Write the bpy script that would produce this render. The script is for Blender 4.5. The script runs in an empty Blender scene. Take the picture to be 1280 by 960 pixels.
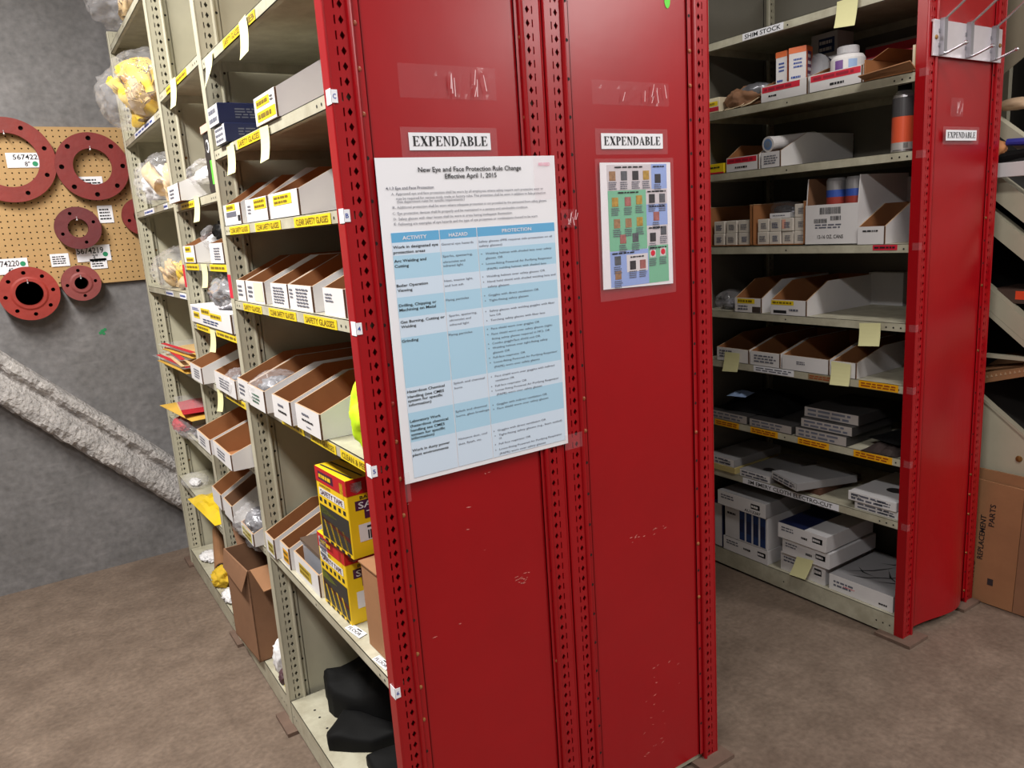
import bpy, bmesh, math, random
from mathutils import Vector, noise

rnd = random.Random(7)
C = bpy.context.scene.collection
sc = bpy.context.scene
PI = math.pi

# ------------------------------------------------------------ camera, world, lights, exposure
cam = bpy.data.cameras.new('camera')
cam.sensor_fit = 'HORIZONTAL'; cam.sensor_width = 36.0; cam.lens = 26.949
cam.clip_start = 0.02; cam.clip_end = 60
co = bpy.data.objects.new('camera', cam); C.objects.link(co)
co.location = (0, 0, 1.5116)
co.rotation_euler = (math.radians(78.306), math.radians(3.748), math.radians(-33.312))
sc.camera = co
sc.view_settings.view_transform = 'Standard'; sc.view_settings.look = 'None'
sc.view_settings.gamma = 1.0; sc.view_settings.use_curve_mapping = False
sc.view_settings.exposure = 0.35
w = bpy.data.worlds.new('world'); sc.world = w; w.use_nodes = True
w.node_tree.nodes['Background'].inputs[0].default_value = (0.8, 0.85, 1, 1)
w.node_tree.nodes['Background'].inputs[1].default_value = 0.02

def area(name, loc, sx, sy, power, col, rot=(0, 0, 0)):
    l = bpy.data.lights.new(name, 'AREA'); l.shape = 'RECTANGLE'; l.size = sx; l.size_y = sy
    l.energy = power; l.color = col
    o = bpy.data.objects.new(name, l); C.objects.link(o); o.location = loc; o.rotation_euler = rot
# fluorescent fixtures under the ceiling: one over the left aisle, two behind the photographer; the two on the right are added fills
area('ceiling_lamp_aisle', (-0.45, 2.35, 2.93), 0.26, 1.5, 88, (1.0, 0.97, 0.91))
area('ceiling_lamp_near', (-0.5, 0.2, 2.93), 0.26, 1.2, 48, (1.0, 0.975, 0.95))
area('ceiling_lamp_behind', (3.3, -1.5, 2.93), 0.3, 1.2, 74, (1.0, 0.975, 0.95))
area('fill_right_aisle', (1.75, 0.55, 2.93), 0.26, 1.2, 22, (1.0, 0.96, 0.91))  # added fill, no known fixture: brightens the shelves of the facing row
area('glint_fill_far_right', (4.4, 0.35, 2.62), 0.26, 1.2, 12, (1.0, 0.96, 0.91))  # added low fill, no known fixture: meant to reflect in the far red panel

# ------------------------------------------------------------ helpers
def lin(c):
    return tuple((x / 12.92 if x <= 0.04045 else ((x + 0.055) / 1.055) ** 2.4) for x in c)
MATS = {}
def mat(name, rgb, rough=0.6, metal=0.0, var=0.0, scale=6.0, bump=0.0, bscale=60.0, rgb2=None, spec=0.5, coat=0.0, detail=4.0):
    """rgb in sRGB 0..255; var or rgb2 mixes a second tone by noise; bump is fine relief"""
    m = bpy.data.materials.new(name); m.use_nodes = True; nt = m.node_tree; b = nt.nodes['Principled BSDF']
    col = lin([x / 255 for x in rgb]) + (1,)
    b.inputs['Base Color'].default_value = col
    b.inputs['Roughness'].default_value = rough; b.inputs['Metallic'].default_value = metal
    b.inputs['Specular IOR Level'].default_value = spec
    b.inputs['Coat Weight'].default_value = coat
    if var or rgb2 or bump:
        tc = nt.nodes.new('ShaderNodeTexCoord')
    if var or rgb2:
        n = nt.nodes.new('ShaderNodeTexNoise'); n.inputs['Scale'].default_value = scale; n.inputs['Detail'].default_value = detail
        n.inputs['Roughness'].default_value = 0.65
        nt.links.new(tc.outputs['Object'], n.inputs['Vector'])
        r = nt.nodes.new('ShaderNodeValToRGB'); r.color_ramp.elements[0].position = 0.35; r.color_ramp.elements[1].position = 0.65
        c2 = lin([x / 255 for x in rgb2]) + (1,) if rgb2 else tuple(max(0, x * (1 - var)) for x in col[:3]) + (1,)
        r.color_ramp.elements[0].color = c2; r.color_ramp.elements[1].color = col
        nt.links.new(n.outputs['Fac'], r.inputs['Fac']); nt.links.new(r.outputs['Color'], b.inputs['Base Color'])
    if bump:
        n2 = nt.nodes.new('ShaderNodeTexNoise'); n2.inputs['Scale'].default_value = bscale; n2.inputs['Detail'].default_value = 5
        nt.links.new(tc.outputs['Object'], n2.inputs['Vector'])
        bp = nt.nodes.new('ShaderNodeBump'); bp.inputs['Strength'].default_value = bump; bp.inputs['Distance'].default_value = 0.01
        nt.links.new(n2.outputs['Fac'], bp.inputs['Height']); nt.links.new(bp.outputs['Normal'], b.inputs['Normal'])
    MATS[name] = m; return m
def film(name, rgb, clear, rough=0.12):
    """thin clear plastic: see-through film with a glossy and a milky share"""
    m = bpy.data.materials.new(name); m.use_nodes = True; nt = m.node_tree
    b = nt.nodes['Principled BSDF']; b.inputs['Base Color'].default_value = lin([x / 255 for x in rgb]) + (1,)
    b.inputs['Roughness'].default_value = rough; b.inputs['Specular IOR Level'].default_value = 0.9
    t = nt.nodes.new('ShaderNodeBsdfTransparent'); mx = nt.nodes.new('ShaderNodeMixShader'); mx.inputs[0].default_value = clear
    nt.links.new(b.outputs[0], mx.inputs[1]); nt.links.new(t.outputs[0], mx.inputs[2])
    nt.links.new(mx.outputs[0], nt.nodes['Material Output'].inputs['Surface'])
    MATS[name] = m; return m

red = mat('red_paint', (158, 6, 18), 0.3, var=0.1, scale=3, bump=0.04, bscale=9, spec=0.45)
beige = mat('beige_paint', (186, 181, 160), 0.42, var=0.1, scale=5, bump=0.03, bscale=12)
lipm = mat('shelf_paint', (190, 186, 166), 0.45, rgb2=(166, 160, 140), scale=14)
hole = mat('dark_hole', (18, 15, 14), 0.8)
white = mat('white_card', (222, 219, 220), 0.55, var=0.05, scale=9)
wside = mat('white_card_side', (208, 206, 208), 0.6, var=0.06, scale=6)
kraft = mat('kraft_inside', (156, 102, 60), 0.8, var=0.15, scale=8)
edge = mat('raw_card_edge', (84, 58, 42), 0.9)
pale_edge = mat('pale_card_edge', (180, 148, 116), 0.9)
brown = mat('brown_carton', (158, 112, 76), 0.75, var=0.15, scale=5, bump=0.1, bscale=30)
brown2 = mat('dark_brown_carton', (142, 102, 74), 0.75, var=0.18, scale=5, bump=0.12, bscale=20)
yellow = mat('yellow_label', (236, 206, 28), 0.45, var=0.06, scale=20)
amber = mat('amber_label', (236, 170, 18), 0.45, var=0.06, scale=20)
olive = mat('olive_print', (120, 96, 10), 0.6)
rust_print = mat('rust_print', (150, 60, 8), 0.6)
ink = mat('black_ink', (24, 24, 28), 0.6)
grey_ink = mat('grey_ink', (96, 98, 112), 0.6)
paper = mat('paper', (236, 236, 242), 0.5, var=0.04, scale=4)
note = mat('note_paper', (226, 222, 168), 0.7, var=0.05, scale=10)
navy = mat('navy_card', (26, 34, 72), 0.4, var=0.15, scale=12)
steel = mat('bright_steel', (205, 203, 208), 0.25, metal=0.9)
zinc = mat('zinc_plate', (222, 214, 220), 0.3, metal=0.45, var=0.12, scale=7)
black = mat('black_rubber', (10, 10, 11), 0.75, spec=0.2, bump=0.1, bscale=25)
blackcard = mat('black_card', (28, 27, 28), 0.5)
redtag = mat('red_tag', (206, 32, 58), 0.5)
orange = mat('orange_print', (222, 108, 52), 0.5)
blue = mat('blue_print', (48, 78, 160), 0.5)
bluedk = mat('dark_blue_print', (26, 52, 104), 0.5)
green = mat('green_sticker', (96, 214, 60), 0.5)
film_m = film('clear_film', (235, 233, 238), 0.86)
tape_m = film('clear_tape', (240, 200, 206), 0.95, 0.12)
jar_m = film('clear_plastic', (200, 205, 215), 0.5, 0.08)

class M:
    """collects faces, then links them as ONE mesh object"""
    def __init__(s): s.v = []; s.f = []; s.m = []
    def face(s, pts, m=0):
        i = len(s.v); s.v += [tuple(p) for p in pts]; s.f.append(tuple(range(i, i + len(pts)))); s.m.append(m)
    def box(s, a, b, m=0, mm=None):
        x0, y0, z0 = a; x1, y1, z1 = b
        i = len(s.v)
        s.v += [(x0,y0,z0),(x1,y0,z0),(x1,y1,z0),(x0,y1,z0),(x0,y0,z1),(x1,y0,z1),(x1,y1,z1),(x0,y1,z1)]
        fs = [(0,3,2,1),(4,5,6,7),(0,1,5,4),(1,2,6,5),(2,3,7,6),(3,0,4,7)]   # bottom top -y +x +y -x
        for k, q in enumerate(fs):
            s.f.append(tuple(i + t for t in q)); s.m.append(mm[k] if mm else m)
    def prism(s, poly, d, m=0, mside=None):
        """poly: 3d points of one planar face, extruded by vector d"""
        d = Vector(d); n = len(poly); i = len(s.v)
        s.v += [tuple(p) for p in poly] + [tuple(Vector(p) + d) for p in poly]
        s.f.append(tuple(range(i, i + n))); s.m.append(m)
        s.f.append(tuple(range(i + 2 * n - 1, i + n - 1, -1))); s.m.append(m)
        for k in range(n):
            l = (k + 1) % n
            s.f.append((i + l, i + k, i + n + k, i + n + l)); s.m.append(m if mside is None else mside)
    def tube(s, pts, r, n=8, m=0, cap=True):
        pts = [Vector(p) for p in pts]; rings = []
        for k, p in enumerate(pts):
            t = (pts[min(k + 1, len(pts) - 1)] - pts[max(k - 1, 0)]).normalized()
            a = t.orthogonal() if abs(t.z) > 0.9 else t.cross(Vector((0, 0, 1)))
            a.normalize(); b = t.cross(a)
            rr = r[k] if isinstance(r, (list, tuple)) else r
            i = len(s.v); rings.append(i)
            s.v += [tuple(p + rr * (math.cos(2*PI*j/n) * a + math.sin(2*PI*j/n) * b)) for j in range(n)]
        for k in range(len(pts) - 1):
            for j in range(n):
                l = (j + 1) % n
                s.f.append((rings[k]+j, rings[k]+l, rings[k+1]+l, rings[k+1]+j)); s.m.append(m)
        if cap:
            s.f.append(tuple(rings[0] + j for j in range(n))); s.m.append(m)
            s.f.append(tuple(rings[-1] + j for j in range(n))); s.m.append(m)
    def lathe(s, prof, c, n=24, mm=None, axis=(0, 0, 1), cap=True):
        """prof: (radius, height) pairs along axis from point c; mm material per band"""
        ax = Vector(axis).normalized(); a = ax.orthogonal().normalized(); b = ax.cross(a); c = Vector(c); rings = []
        for r, h in prof:
            rings.append(len(s.v))
            s.v += [tuple(c + ax * h + r * (math.cos(2*PI*j/n) * a + math.sin(2*PI*j/n) * b)) for j in range(n)]
        for k in range(len(prof) - 1):
            for j in range(n):
                l = (j + 1) % n
                s.f.append((rings[k]+j, rings[k]+l, rings[k+1]+l, rings[k+1]+j)); s.m.append(mm[k] if mm else 0)
        if not cap: return
        s.f.append(tuple(rings[0] + j for j in range(n))); s.m.append(mm[0] if mm else 0)
        s.f.append(tuple(rings[-1] + j for j in range(n))); s.m.append(mm[-1] if mm else 0)
    def text(s, t, O, u, v, cap, width=None, bold=False, m=0, align='l'):
        """letters as flat geometry: O is the left (or middle, right) end of the baseline, cap the capital height"""
        V, F, w = text_geo(t, bold)
        O = Vector(O); u = Vector(u); v = Vector(v)
        sx = width / w if width else cap
        off = {'l': 0, 'c': -0.5, 'r': -1}[align] * w * sx
        i = len(s.v)
        s.v += [tuple(O + u * (x * sx + off) + v * (y * cap)) for x, y in V]
        for f in F: s.f.append(tuple(i + k for k in f)); s.m.append(m)
    def bars(s, O, u, v, w, h, n, m=0, seed=0, fill=0.8):
        """rows of print too small to read: short bars of uneven length in a w x h field"""
        r = random.Random(seed); O = Vector(O); u = Vector(u); v = Vector(v); st = h / n
        for k in range(n):
            x = 0; end = w * (fill + (1 - fill) * r.random())
            while x < end - 0.05 * w:
                l = min(end - x, w * r.uniform(0.08, 0.28))
                p = O + u * x + v * (h - (k + 1) * st + 0.25 * st)
                s.face([p, p + u * l, p + u * l + v * st * 0.5, p + v * st * 0.5], m); x += l + 0.04 * w
    def build(s, name, mats, parent=None, smooth=False, local=False):
        me = bpy.data.meshes.new(name); off = Vector((0, 0, 0))
        if parent is not None and not local:
            q = parent
            while q is not None: off += q.location; q = q.parent
        me.from_pydata([tuple(Vector(p) - off) for p in s.v] if off.length else s.v, [], s.f)
        for x in (mats if isinstance(mats, (list, tuple)) else [mats]): me.materials.append(x)
        me.polygons.foreach_set('material_index', s.m)
        if smooth: me.polygons.foreach_set('use_smooth', [True] * len(s.f))
        me.update()
        o = bpy.data.objects.new(name, me); C.objects.link(o)
        if parent is not None: o.parent = parent
        return o
TXT = {}
def text_geo(t, bold):
    k = (t, bold)
    if k not in TXT:
        cu = bpy.data.curves.new('glyphs', 'FONT'); cu.body = t; cu.resolution_u = 2; cu.offset = 0.013 if bold else 0.0
        ob = bpy.data.objects.new('glyphs', cu); me = ob.to_mesh()
        V = [(q.co.x, q.co.y) for q in me.vertices]; F = [tuple(p.vertices) for p in me.polygons]
        ob.to_mesh_clear(); bpy.data.objects.remove(ob); bpy.data.curves.remove(cu)
        x0 = min((p[0] for p in V), default=0)
        V = [((x - x0) / 0.69, y / 0.69) for x, y in V]
        TXT[k] = (V, F, max((p[0] for p in V), default=1))
    return TXT[k]
# serif capitals for the EXPENDABLE signs: stems, hairlines, serifs and bowls as polygons, capital height 1
def serif_glyph(ch):
    R = lambda x0, y0, x1, y1: [(x0, y0), (x1, y0), (x1, y1), (x0, y1)]
    P = []; S = 0.05; W = 0.19
    def stem(x, serif_l=0.07, serif_r=0.07, w=W):
        P.append(R(x, 0, x + w, 1)); P.append(R(x - serif_l, 0, x + w + serif_r, S)); P.append(R(x - serif_l, 1 - S, x + w + serif_r, 1))
    def bowl(x, y0, y1, rx, t, hair=0.06):
        cy = (y0 + y1) / 2; ry = (y1 - y0) / 2; n = 10
        o = [(x + rx * math.sin(PI * k / n), cy - ry * math.cos(PI * k / n)) for k in range(n + 1)]
        i = [(x + (rx - t) * math.sin(PI * k / n), cy - (ry - hair) * math.cos(PI * k / n)) for k in range(n + 1)]
        for k in range(n): P.append([o[k], o[k + 1], i[k + 1], i[k]])
    if ch in 'EL':
        stem(0.08); P.append(R(0.2, 0, 0.62, S)); P.append([(0.5, S), (0.62, 0), (0.67, 0.27), (0.63, 0.27)])
        if ch == 'E':
            P.append(R(0.2, 1 - S, 0.6, 1)); P.append([(0.5, 1 - S), (0.6, 0.76), (0.63, 0.76), (0.62, 1)])
            P.append(R(0.25, 0.48, 0.46, 0.53)); P.append([(0.4, 0.505), (0.46, 0.36), (0.49, 0.36), (0.49, 0.66), (0.46, 0.66)])
        return P, 0.7
    if ch == 'P':
        stem(0.08); bowl(0.27, 0.44, 1, 0.36, 0.2); return P, 0.66
    if ch == 'D':
        stem(0.08); bowl(0.27, 0, 1, 0.48, 0.2); return P, 0.78
    if ch == 'B':
        stem(0.08); bowl(0.27, 0.5, 1, 0.33, 0.18); bowl(0.27, 0, 0.54, 0.4, 0.2); return P, 0.7
    if ch == 'N':
        P.append(R(0.12, 0, 0.19, 1)); P.append(R(0.62, 0, 0.69, 1)); P.append([(0.05, 1), (0.29, 1), (0.69, 0), (0.6, 0)])
        P.append(R(0.03, 0, 0.28, S)); P.append(R(0.0, 1 - S, 0.25, 1)); P.append(R(0.54, 1 - S, 0.78, 1)); return P, 0.8
    if ch == 'A':
        P.append([(0.08, 0), (0.15, 0), (0.4, 0.88), (0.38, 1), (0.36, 1)]); P.append([(0.34, 1), (0.42, 1), (0.74, 0), (0.51, 0)])
        P.append(R(0.2, 0.3, 0.55, 0.36)); P.append(R(0, 0, 0.24, S)); P.append(R(0.44, 0, 0.8, S)); return P, 0.8
    if ch == 'X':
        P.append([(0.04, 1), (0.28, 1), (0.74, 0), (0.49, 0)]); P.append([(0.1, 0), (0.17, 0), (0.66, 1), (0.58, 1)])
        for x0, x1, y in ((0, 0.34, 0.95), (0.5, 0.75, 0.95), (0.01, 0.26, 0), (0.42, 0.8, 0)): P.append(R(x0, y, x1, y + S))
        return P, 0.8
def serif_text(b, t, O, u, v, cap, width, m=0):
    G = [serif_glyph(c) for c in t]; tot = sum(g[1] for g in G) + 0.03 * (len(t) - 1); sx = width / tot
    O = Vector(O); u = Vector(u); v = Vector(v); x = 0
    for P, wd in G:
        for q in P: b.face([O + u * ((x + a) * sx) + v * (c * cap) for a, c in q], m)
        x += wd + 0.03

def thing(name, label, cat, loc=(0, 0, 0), rz=0.0, group=None):
    o = bpy.data.objects.new(name, None); C.objects.link(o); o.location = loc; o.rotation_euler = (0, 0, rz)
    o.empty_display_size = 0.1
    o['label'] = label; o['category'] = cat
    if group: o['group'] = group
    return o
def tag(o, label, cat, group=None):
    o['label'] = label; o['category'] = cat
    if group: o['group'] = group
    return o
def struct(o): o['kind'] = 'structure'; return o
def dup(o, name=None):
    c = o.copy(); C.objects.link(c); return c
# reading directions of the faces that carry print: a face looking towards -X and one looking towards -Y
UF, UV = Vector((0, -1, 0)), Vector((0, 0, 1))
US = Vector((1, 0, 0))

# ------------------------------------------------------------ the setting
def concrete(name, stops, rough, s1, s2, bump, stain=None):
    m = bpy.data.materials.new(name); m.use_nodes = True; nt = m.node_tree; b = nt.nodes['Principled BSDF']
    b.inputs['Roughness'].default_value = rough; b.inputs['Specular IOR Level'].default_value = 0.35
    tc = nt.nodes.new('ShaderNodeTexCoord')
    n1 = nt.nodes.new('ShaderNodeTexNoise'); n1.inputs['Scale'].default_value = s1; n1.inputs['Detail'].default_value = 8; n1.inputs['Roughness'].default_value = 0.7
    n2 = nt.nodes.new('ShaderNodeTexNoise'); n2.inputs['Scale'].default_value = s2; n2.inputs['Detail'].default_value = 6
    nt.links.new(tc.outputs['Object'], n1.inputs['Vector']); nt.links.new(tc.outputs['Object'], n2.inputs['Vector'])
    r = nt.nodes.new('ShaderNodeValToRGB'); e = r.color_ramp.elements
    while len(e) < len(stops): e.new(0.5)
    for k, (p, c) in enumerate(stops): e[k].position = p; e[k].color = lin([x / 255 for x in c]) + (1,)
    nt.links.new(n1.outputs['Fac'], r.inputs['Fac'])
    mx = nt.nodes.new('ShaderNodeMix'); mx.data_type = 'RGBA'; mx.blend_type = 'OVERLAY'; mx.inputs[0].default_value = 0.45
    nt.links.new(r.outputs['Color'], mx.inputs[6]); nt.links.new(n2.outputs['Fac'], mx.inputs[7])
    out = mx.outputs[2]
    if stain:
        n3 = nt.nodes.new('ShaderNodeTexNoise'); n3.inputs['Scale'].default_value = stain[0]; n3.inputs['Detail'].default_value = 5
        mp = nt.nodes.new('ShaderNodeMapping'); mp.inputs['Scale'].default_value = stain[3]
        nt.links.new(tc.outputs['Object'], mp.inputs['Vector']); nt.links.new(mp.outputs['Vector'], n3.inputs['Vector'])
        r3 = nt.nodes.new('ShaderNodeValToRGB'); r3.color_ramp.elements[0].position = stain[1]; r3.color_ramp.elements[1].position = stain[2]
        nt.links.new(n3.outputs['Fac'], r3.inputs['Fac'])
        m3 = nt.nodes.new('ShaderNodeMix'); m3.data_type = 'RGBA'; m3.inputs[7].default_value = lin([x / 255 for x in stain[4]]) + (1,)
        ma = nt.nodes.new('ShaderNodeMath'); ma.operation = 'MULTIPLY'; ma.inputs[1].default_value = stain[5]
        nt.links.new(r3.outputs['Color'], ma.inputs[0]); nt.links.new(ma.outputs[0], m3.inputs[0]); nt.links.new(out, m3.inputs[6]); out = m3.outputs[2]
    nt.links.new(out, b.inputs['Base Color'])
    bp = nt.nodes.new('ShaderNodeBump'); bp.inputs['Strength'].default_value = bump; bp.inputs['Distance'].default_value = 0.01
    nt.links.new(n2.outputs['Fac'], bp.inputs['Height']); nt.links.new(bp.outputs['Normal'], b.inputs['Normal'])
    return m
floor_m = concrete('floor_concrete', [(0.3, (102, 87, 76)), (0.5, (116, 100, 88)), (0.7, (130, 113, 100))], 0.5, 7, 60, 0.15, (1.5, 0.5, 0.7, (1, 1, 1), (82, 67, 57), 0.55))
wall_m = concrete('wall_concrete', [(0.3, (106, 104, 104)), (0.5, (118, 116, 117)), (0.7, (130, 127, 128))], 0.7, 4, 34, 0.12, (7, 0.6, 0.75, (1, 1, 4), (146, 143, 144), 0.35))
spray_m = concrete('sprayed_concrete', [(0.3, (150, 146, 145)), (0.5, (174, 169, 167)), (0.7, (190, 185, 182))], 0.9, 12, 70, 1.0)
plain_m = mat('painted_block', (150, 148, 144), 0.7, var=0.08, scale=3)
def slab(name, a, b, m):
    k = M(); k.box(a, b); return struct(k.build(name, m))
X0, X1, Y0, Y1, ZC = -2.6, 4.9, -2.6, 4.061, 3.0
slab('floor', (X0, Y0, -0.1), (X1, Y1, 0), floor_m)
slab('ceiling', (X0, Y0, ZC), (X1, Y1, ZC + 0.1), plain_m)
slab('wall_back', (X0, Y1, 0), (X1, Y1 + 0.1, ZC), wall_m)
slab('wall_front', (X0, Y0 - 0.1, 0), (X1, Y0, ZC), plain_m)
slab('wall_left', (X0 - 0.1, Y0, 0), (X0, Y1, ZC), plain_m)
slab('wall_right', (X1, Y0, 0), (X1 + 0.1, Y1, ZC), plain_m)

# sloping steel brace under sprayed fireproofing, running down the back wall
def brace():
    P0 = Vector((-0.72, Y1, 1.76)); P1 = Vector((0.98, Y1, 0.06)); d = (P1 - P0); L = d.length; d.normalize()
    t = Vector((-d.z, 0, d.x)); t = -t if t.z > 0 else t       # perpendicular in the wall plane, downwards
    prof = [(0.0, 0.0), (0.03, 0.0), (0.06, 0.006), (0.078, 0.02), (0.082, 0.038), (0.07, 0.052), (0.05, 0.062), (0.046, 0.072), (0.06, 0.084), (0.085, 0.098), (0.1, 0.118), (0.108, 0.14), (0.106, 0.162), (0.095, 0.18), (0.06, 0.192), (0.0, 0.198)]
    k = M(); n = 170; q = len(prof)
    for i in range(n + 1):
        for a, b in prof:
            p = P0 + d * (L * i / n) + Vector((0, -1, 0)) * a + t * b
            if a > 0.02:
                e = noise.noise(p * 30) * 0.008 + noise.noise(p * 75) * 0.006 + noise.noise(p * 9) * 0.010
                p += Vector((0, -1, 0)) * e + t * (e * 0.6)
            k.v.append(tuple(p))
    for i in range(n):
        for j in range(q - 1):
            k.f.append((i*q+j, i*q+j+1, (i+1)*q+j+1, (i+1)*q+j)); k.m.append(0)
    struct(k.build('trim_1', spray_m))
brace()

# pegboard with real holes, one inch apart, over a dark sheet
peg_m = mat('pegboard', (184, 148, 98), 0.7, var=0.12, scale=6)
def pegboard():
    t = thing('pegboard', 'tan pegboard sheet on the concrete wall with red flanges hanging on it', 'pegboard', (0.1, Y1, 1.37))
    p = 0.0254; nx, nz = 38, 27; x0 = 0.64 - nx * p; z0 = 1.378; y = Y1 - 0.022; k = M()
    oc = [(math.cos(PI/4 * j + PI/8) * 0.0034, math.sin(PI/4 * j + PI/8) * 0.0034) for j in range(8)]
    for i in range(nx):
        for j in range(nz):
            a, b = x0 + i * p, z0 + j * p; cx, cz = a + p / 2, b + p / 2
            base = len(k.v)
            k.v += [(a + p, y, b + p), (a, y, b + p), (a, y, b), (a + p, y, b)] + [(cx + u, y, cz + v) for u, v in oc]
            c = [base + q for q in range(4)]; h = [base + 4 + q for q in range(8)]
            k.f += [(c[0], h[0], h[7], c[3]), (c[3], h[7], h[6]), (c[3], h[6], h[5], c[2]), (c[2], h[5], h[4]),
                    (c[2], h[4], h[3], c[1]), (c[1], h[3], h[2]), (c[1], h[2], h[1], c[0]), (c[0], h[1], h[0])]
            k.m += [0] * 8
    k.box((x0, y - 0.0002, z0 - 0.004), (x0 + nx * p, Y1 - 0.001, z0))
    k.box((x0, y - 0.0002, z0 + nz * p), (x0 + nx * p, Y1 - 0.001, z0 + nz * p + 0.003))
    k.build('board', peg_m, t)
    b = M(); b.box((x0, Y1 - 0.008, z0), (x0 + nx * p, Y1 - 0.001, z0 + nz * p)); b.build('gap_shade_sheet', hole, t)  # near-black sheet stands for the shade seen through the peg holes
pegboard()

from mathutils.geometry import delaunay_2d_cdt
flange_mats = [mat('flange_red_' + n, c, 0.6, var=0.18, scale=9, bump=0.15, bscale=40) for n, c in
               (('brick', (136, 44, 37)), ('brick_dark', (128, 38, 36)), ('maroon', (106, 40, 44)), ('orange', (156, 48, 38)), ('rose', (138, 64, 62)))]
def flange(label, c, R, r, n, hr, rb, th, m, ang=0.0, hub=0.0):
    """ring with n bolt holes; c is the centre of its front face, looking towards -Y"""
    V = []; E = []
    def ring(cx, cz, rad, k):
        b = len(V)
        for j in range(k): V.append(Vector((cx + rad * math.cos(2*PI*j/k), cz + rad * math.sin(2*PI*j/k)))); E.append((b + j, b + (j + 1) % k))
        return list(range(b, b + k))
    rings = [ring(0, 0, R, 56), ring(0, 0, r, 40)]
    hs = [(rb * math.cos(ang + 2*PI*j/n), rb * math.sin(ang + 2*PI*j/n)) for j in range(n)]
    rings += [ring(x, z, hr, 12) for x, z in hs]
    v2, e2, f2 = delaunay_2d_cdt(V, E, [], 0, 1e-6)[:3]
    t = thing('pipe_flange', label, 'flange', (c[0], Y1 - 0.022, c[2]), 0, 'red pipe flanges on the pegboard'); k = M()
    def P(v, y): return (c[0] + v[0], c[1] + y, c[2] + v[1])
    for f in f2:
        x = sum(v2[i][0] for i in f) / len(f); z = sum(v2[i][1] for i in f) / len(f); d = math.hypot(x, z)
        if d > R * 0.9995 or d < r or any(math.hypot(x - a, z - b) < hr * 0.98 for a, b in hs): continue
        k.face([P(v2[i], 0) for i in f], 0)
    for q in rings:
        for j in range(len(q)):
            a, b = V[q[j]], V[q[(j + 1) % len(q)]]
            k.face([P(a, 0), P(b, 0), P(b, th), P(a, th)], 0)
    k.build('ring', m, t)
    g = M(); g.lathe([(r + 0.004, 0), (R * 0.97, 0)], (c[0], c[1] + th + 0.0008, c[2]), 48, axis=(0, 1, 0), cap=False); g.build('hole_shade_ring', hole, t)  # near-black ring added behind the flange so its bolt holes look shaded
    if hub:
        h = M(); h.lathe([(r, 0), (r + 0.012, 0), (r + 0.02, hub)], (c[0], c[1] - hub, c[2]), 40, axis=(0, 1, 0), cap=False); h.lathe([(r, 0), (r, 0.03)], (c[0], c[1] - hub, c[2]), 40, axis=(0, 1, 0), cap=False); h.build('neck', m, t)
        h = M(); h.lathe([(r * 0.98, 0), (0.001, 0)], (c[0], Y1 - 0.025, c[2]), 32, axis=(0, -1, 0)); h.build('bore', hole, t)
    h = M(); h.tube([(c[0], Y1 - 0.024, c[2] + r - 0.006), (c[0], c[1] - 0.012, c[2] + r - 0.006), (c[0], c[1] - 0.014, c[2] + r + 0.008)], 0.003, 6); h.build('hook', zinc, t)
flange('large red ring flange with a wide bore, leftmost on the pegboard top', (0.090, 4.000, 1.924), 0.176, 0.112, 8, 0.0095, 0.146, 0.022, flange_mats[0], 0.33)
flange('large red ring flange with eight holes, on the pegboard top next to the shelving', (0.403, 3.990, 1.892), 0.147, 0.078, 8, 0.0105, 0.122, 0.024, flange_mats[1], 0.0)
flange('middle-sized maroon flange hanging alone below the two large rings', (0.303, 3.985, 1.627), 0.093, 0.041, 4, 0.0075, 0.068, 0.03, flange_mats[2], 0.35)
flange('orange-red flange with raised face hanging at the lower edge of the pegboard', (0.072, 3.970, 1.358), 0.116, 0.053, 8, 0.0085, 0.091, 0.06, flange_mats[3], 0.1, 0.004)
flange('smallest rose-red flange at the lower edge of the pegboard', (0.277, 3.975, 1.384), 0.079, 0.028, 4, 0.0075, 0.057, 0.055, flange_mats[4], 0.1, 0.004)
flange('dark red flange half hidden behind the shelving upright', (0.573, 3.990, 1.666), 0.085, 0.036, 4, 0.008, 0.06, 0.03, flange_mats[1], 0.3)

k = M()
for i, (a, b) in enumerate(((0, 0), (0.012, 0.006), (0.004, -0.012), (-0.01, -0.008))): k.lathe([(0.009 - i * 0.0015, 0), (0.007, 0.0006)], (0.333 + a, Y1 - 0.0007, 1.152 + b), 9, axis=(0, -1, 0))
tag(k.build('paint_mark', mat('wall_green', (40, 130, 80), 0.6)), 'small green paint mark on the concrete wall below the pegboard', 'mark')
def slip(label, c0, c1, text=(), dot=None, m=None, bars=0, name='paper_slip', y=None):
    """white slip on the pegboard between two opposite corners (x, z)"""
    y = Y1 - 0.026 if y is None else y
    xa, xb = sorted((c0[0], c1[0])); za, zb = sorted((c0[2], c1[2])); w, h = xb - xa, zb - za
    k = M(); k.box((xa, y, za), (xb, y + 0.0008, zb), 0)
    for s, fx, fz, cap, wd in text: k.text(s, (xa + fx * w, y - 0.0006, za + fz * h), US, UV, cap * h, wd * w, True, 1)
    if bars: k.bars((xa + 0.1 * w, y - 0.0006, za + 0.15 * h), US, UV, 0.8 * w, 0.7 * h, bars, 1, int(xa * 1000))
    if dot: k.face([(xa + dot[0] * w + 0.011 * math.cos(2*PI*j/14), y - 0.0006, za + dot[1] * h + 0.011 * math.sin(2*PI*j/14)) for j in range(14)], 2)
    return tag(k.build(name, [m or paper, ink, MATS['green_dot']]), label, 'paper')
mat('green_dot', (30, 140, 96), 0.5)
slip('white part number card reading 5674222 inside the leftmost ring flange', (0.081, 4.030, 1.957), (0.207, 4.030, 1.895), (('5674222', 0.2, 0.55, 0.33, 0.86), ('8"', 0.52, 0.1, 0.3, 0.16)), (0.83, 0.25), name='part_card')
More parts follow.
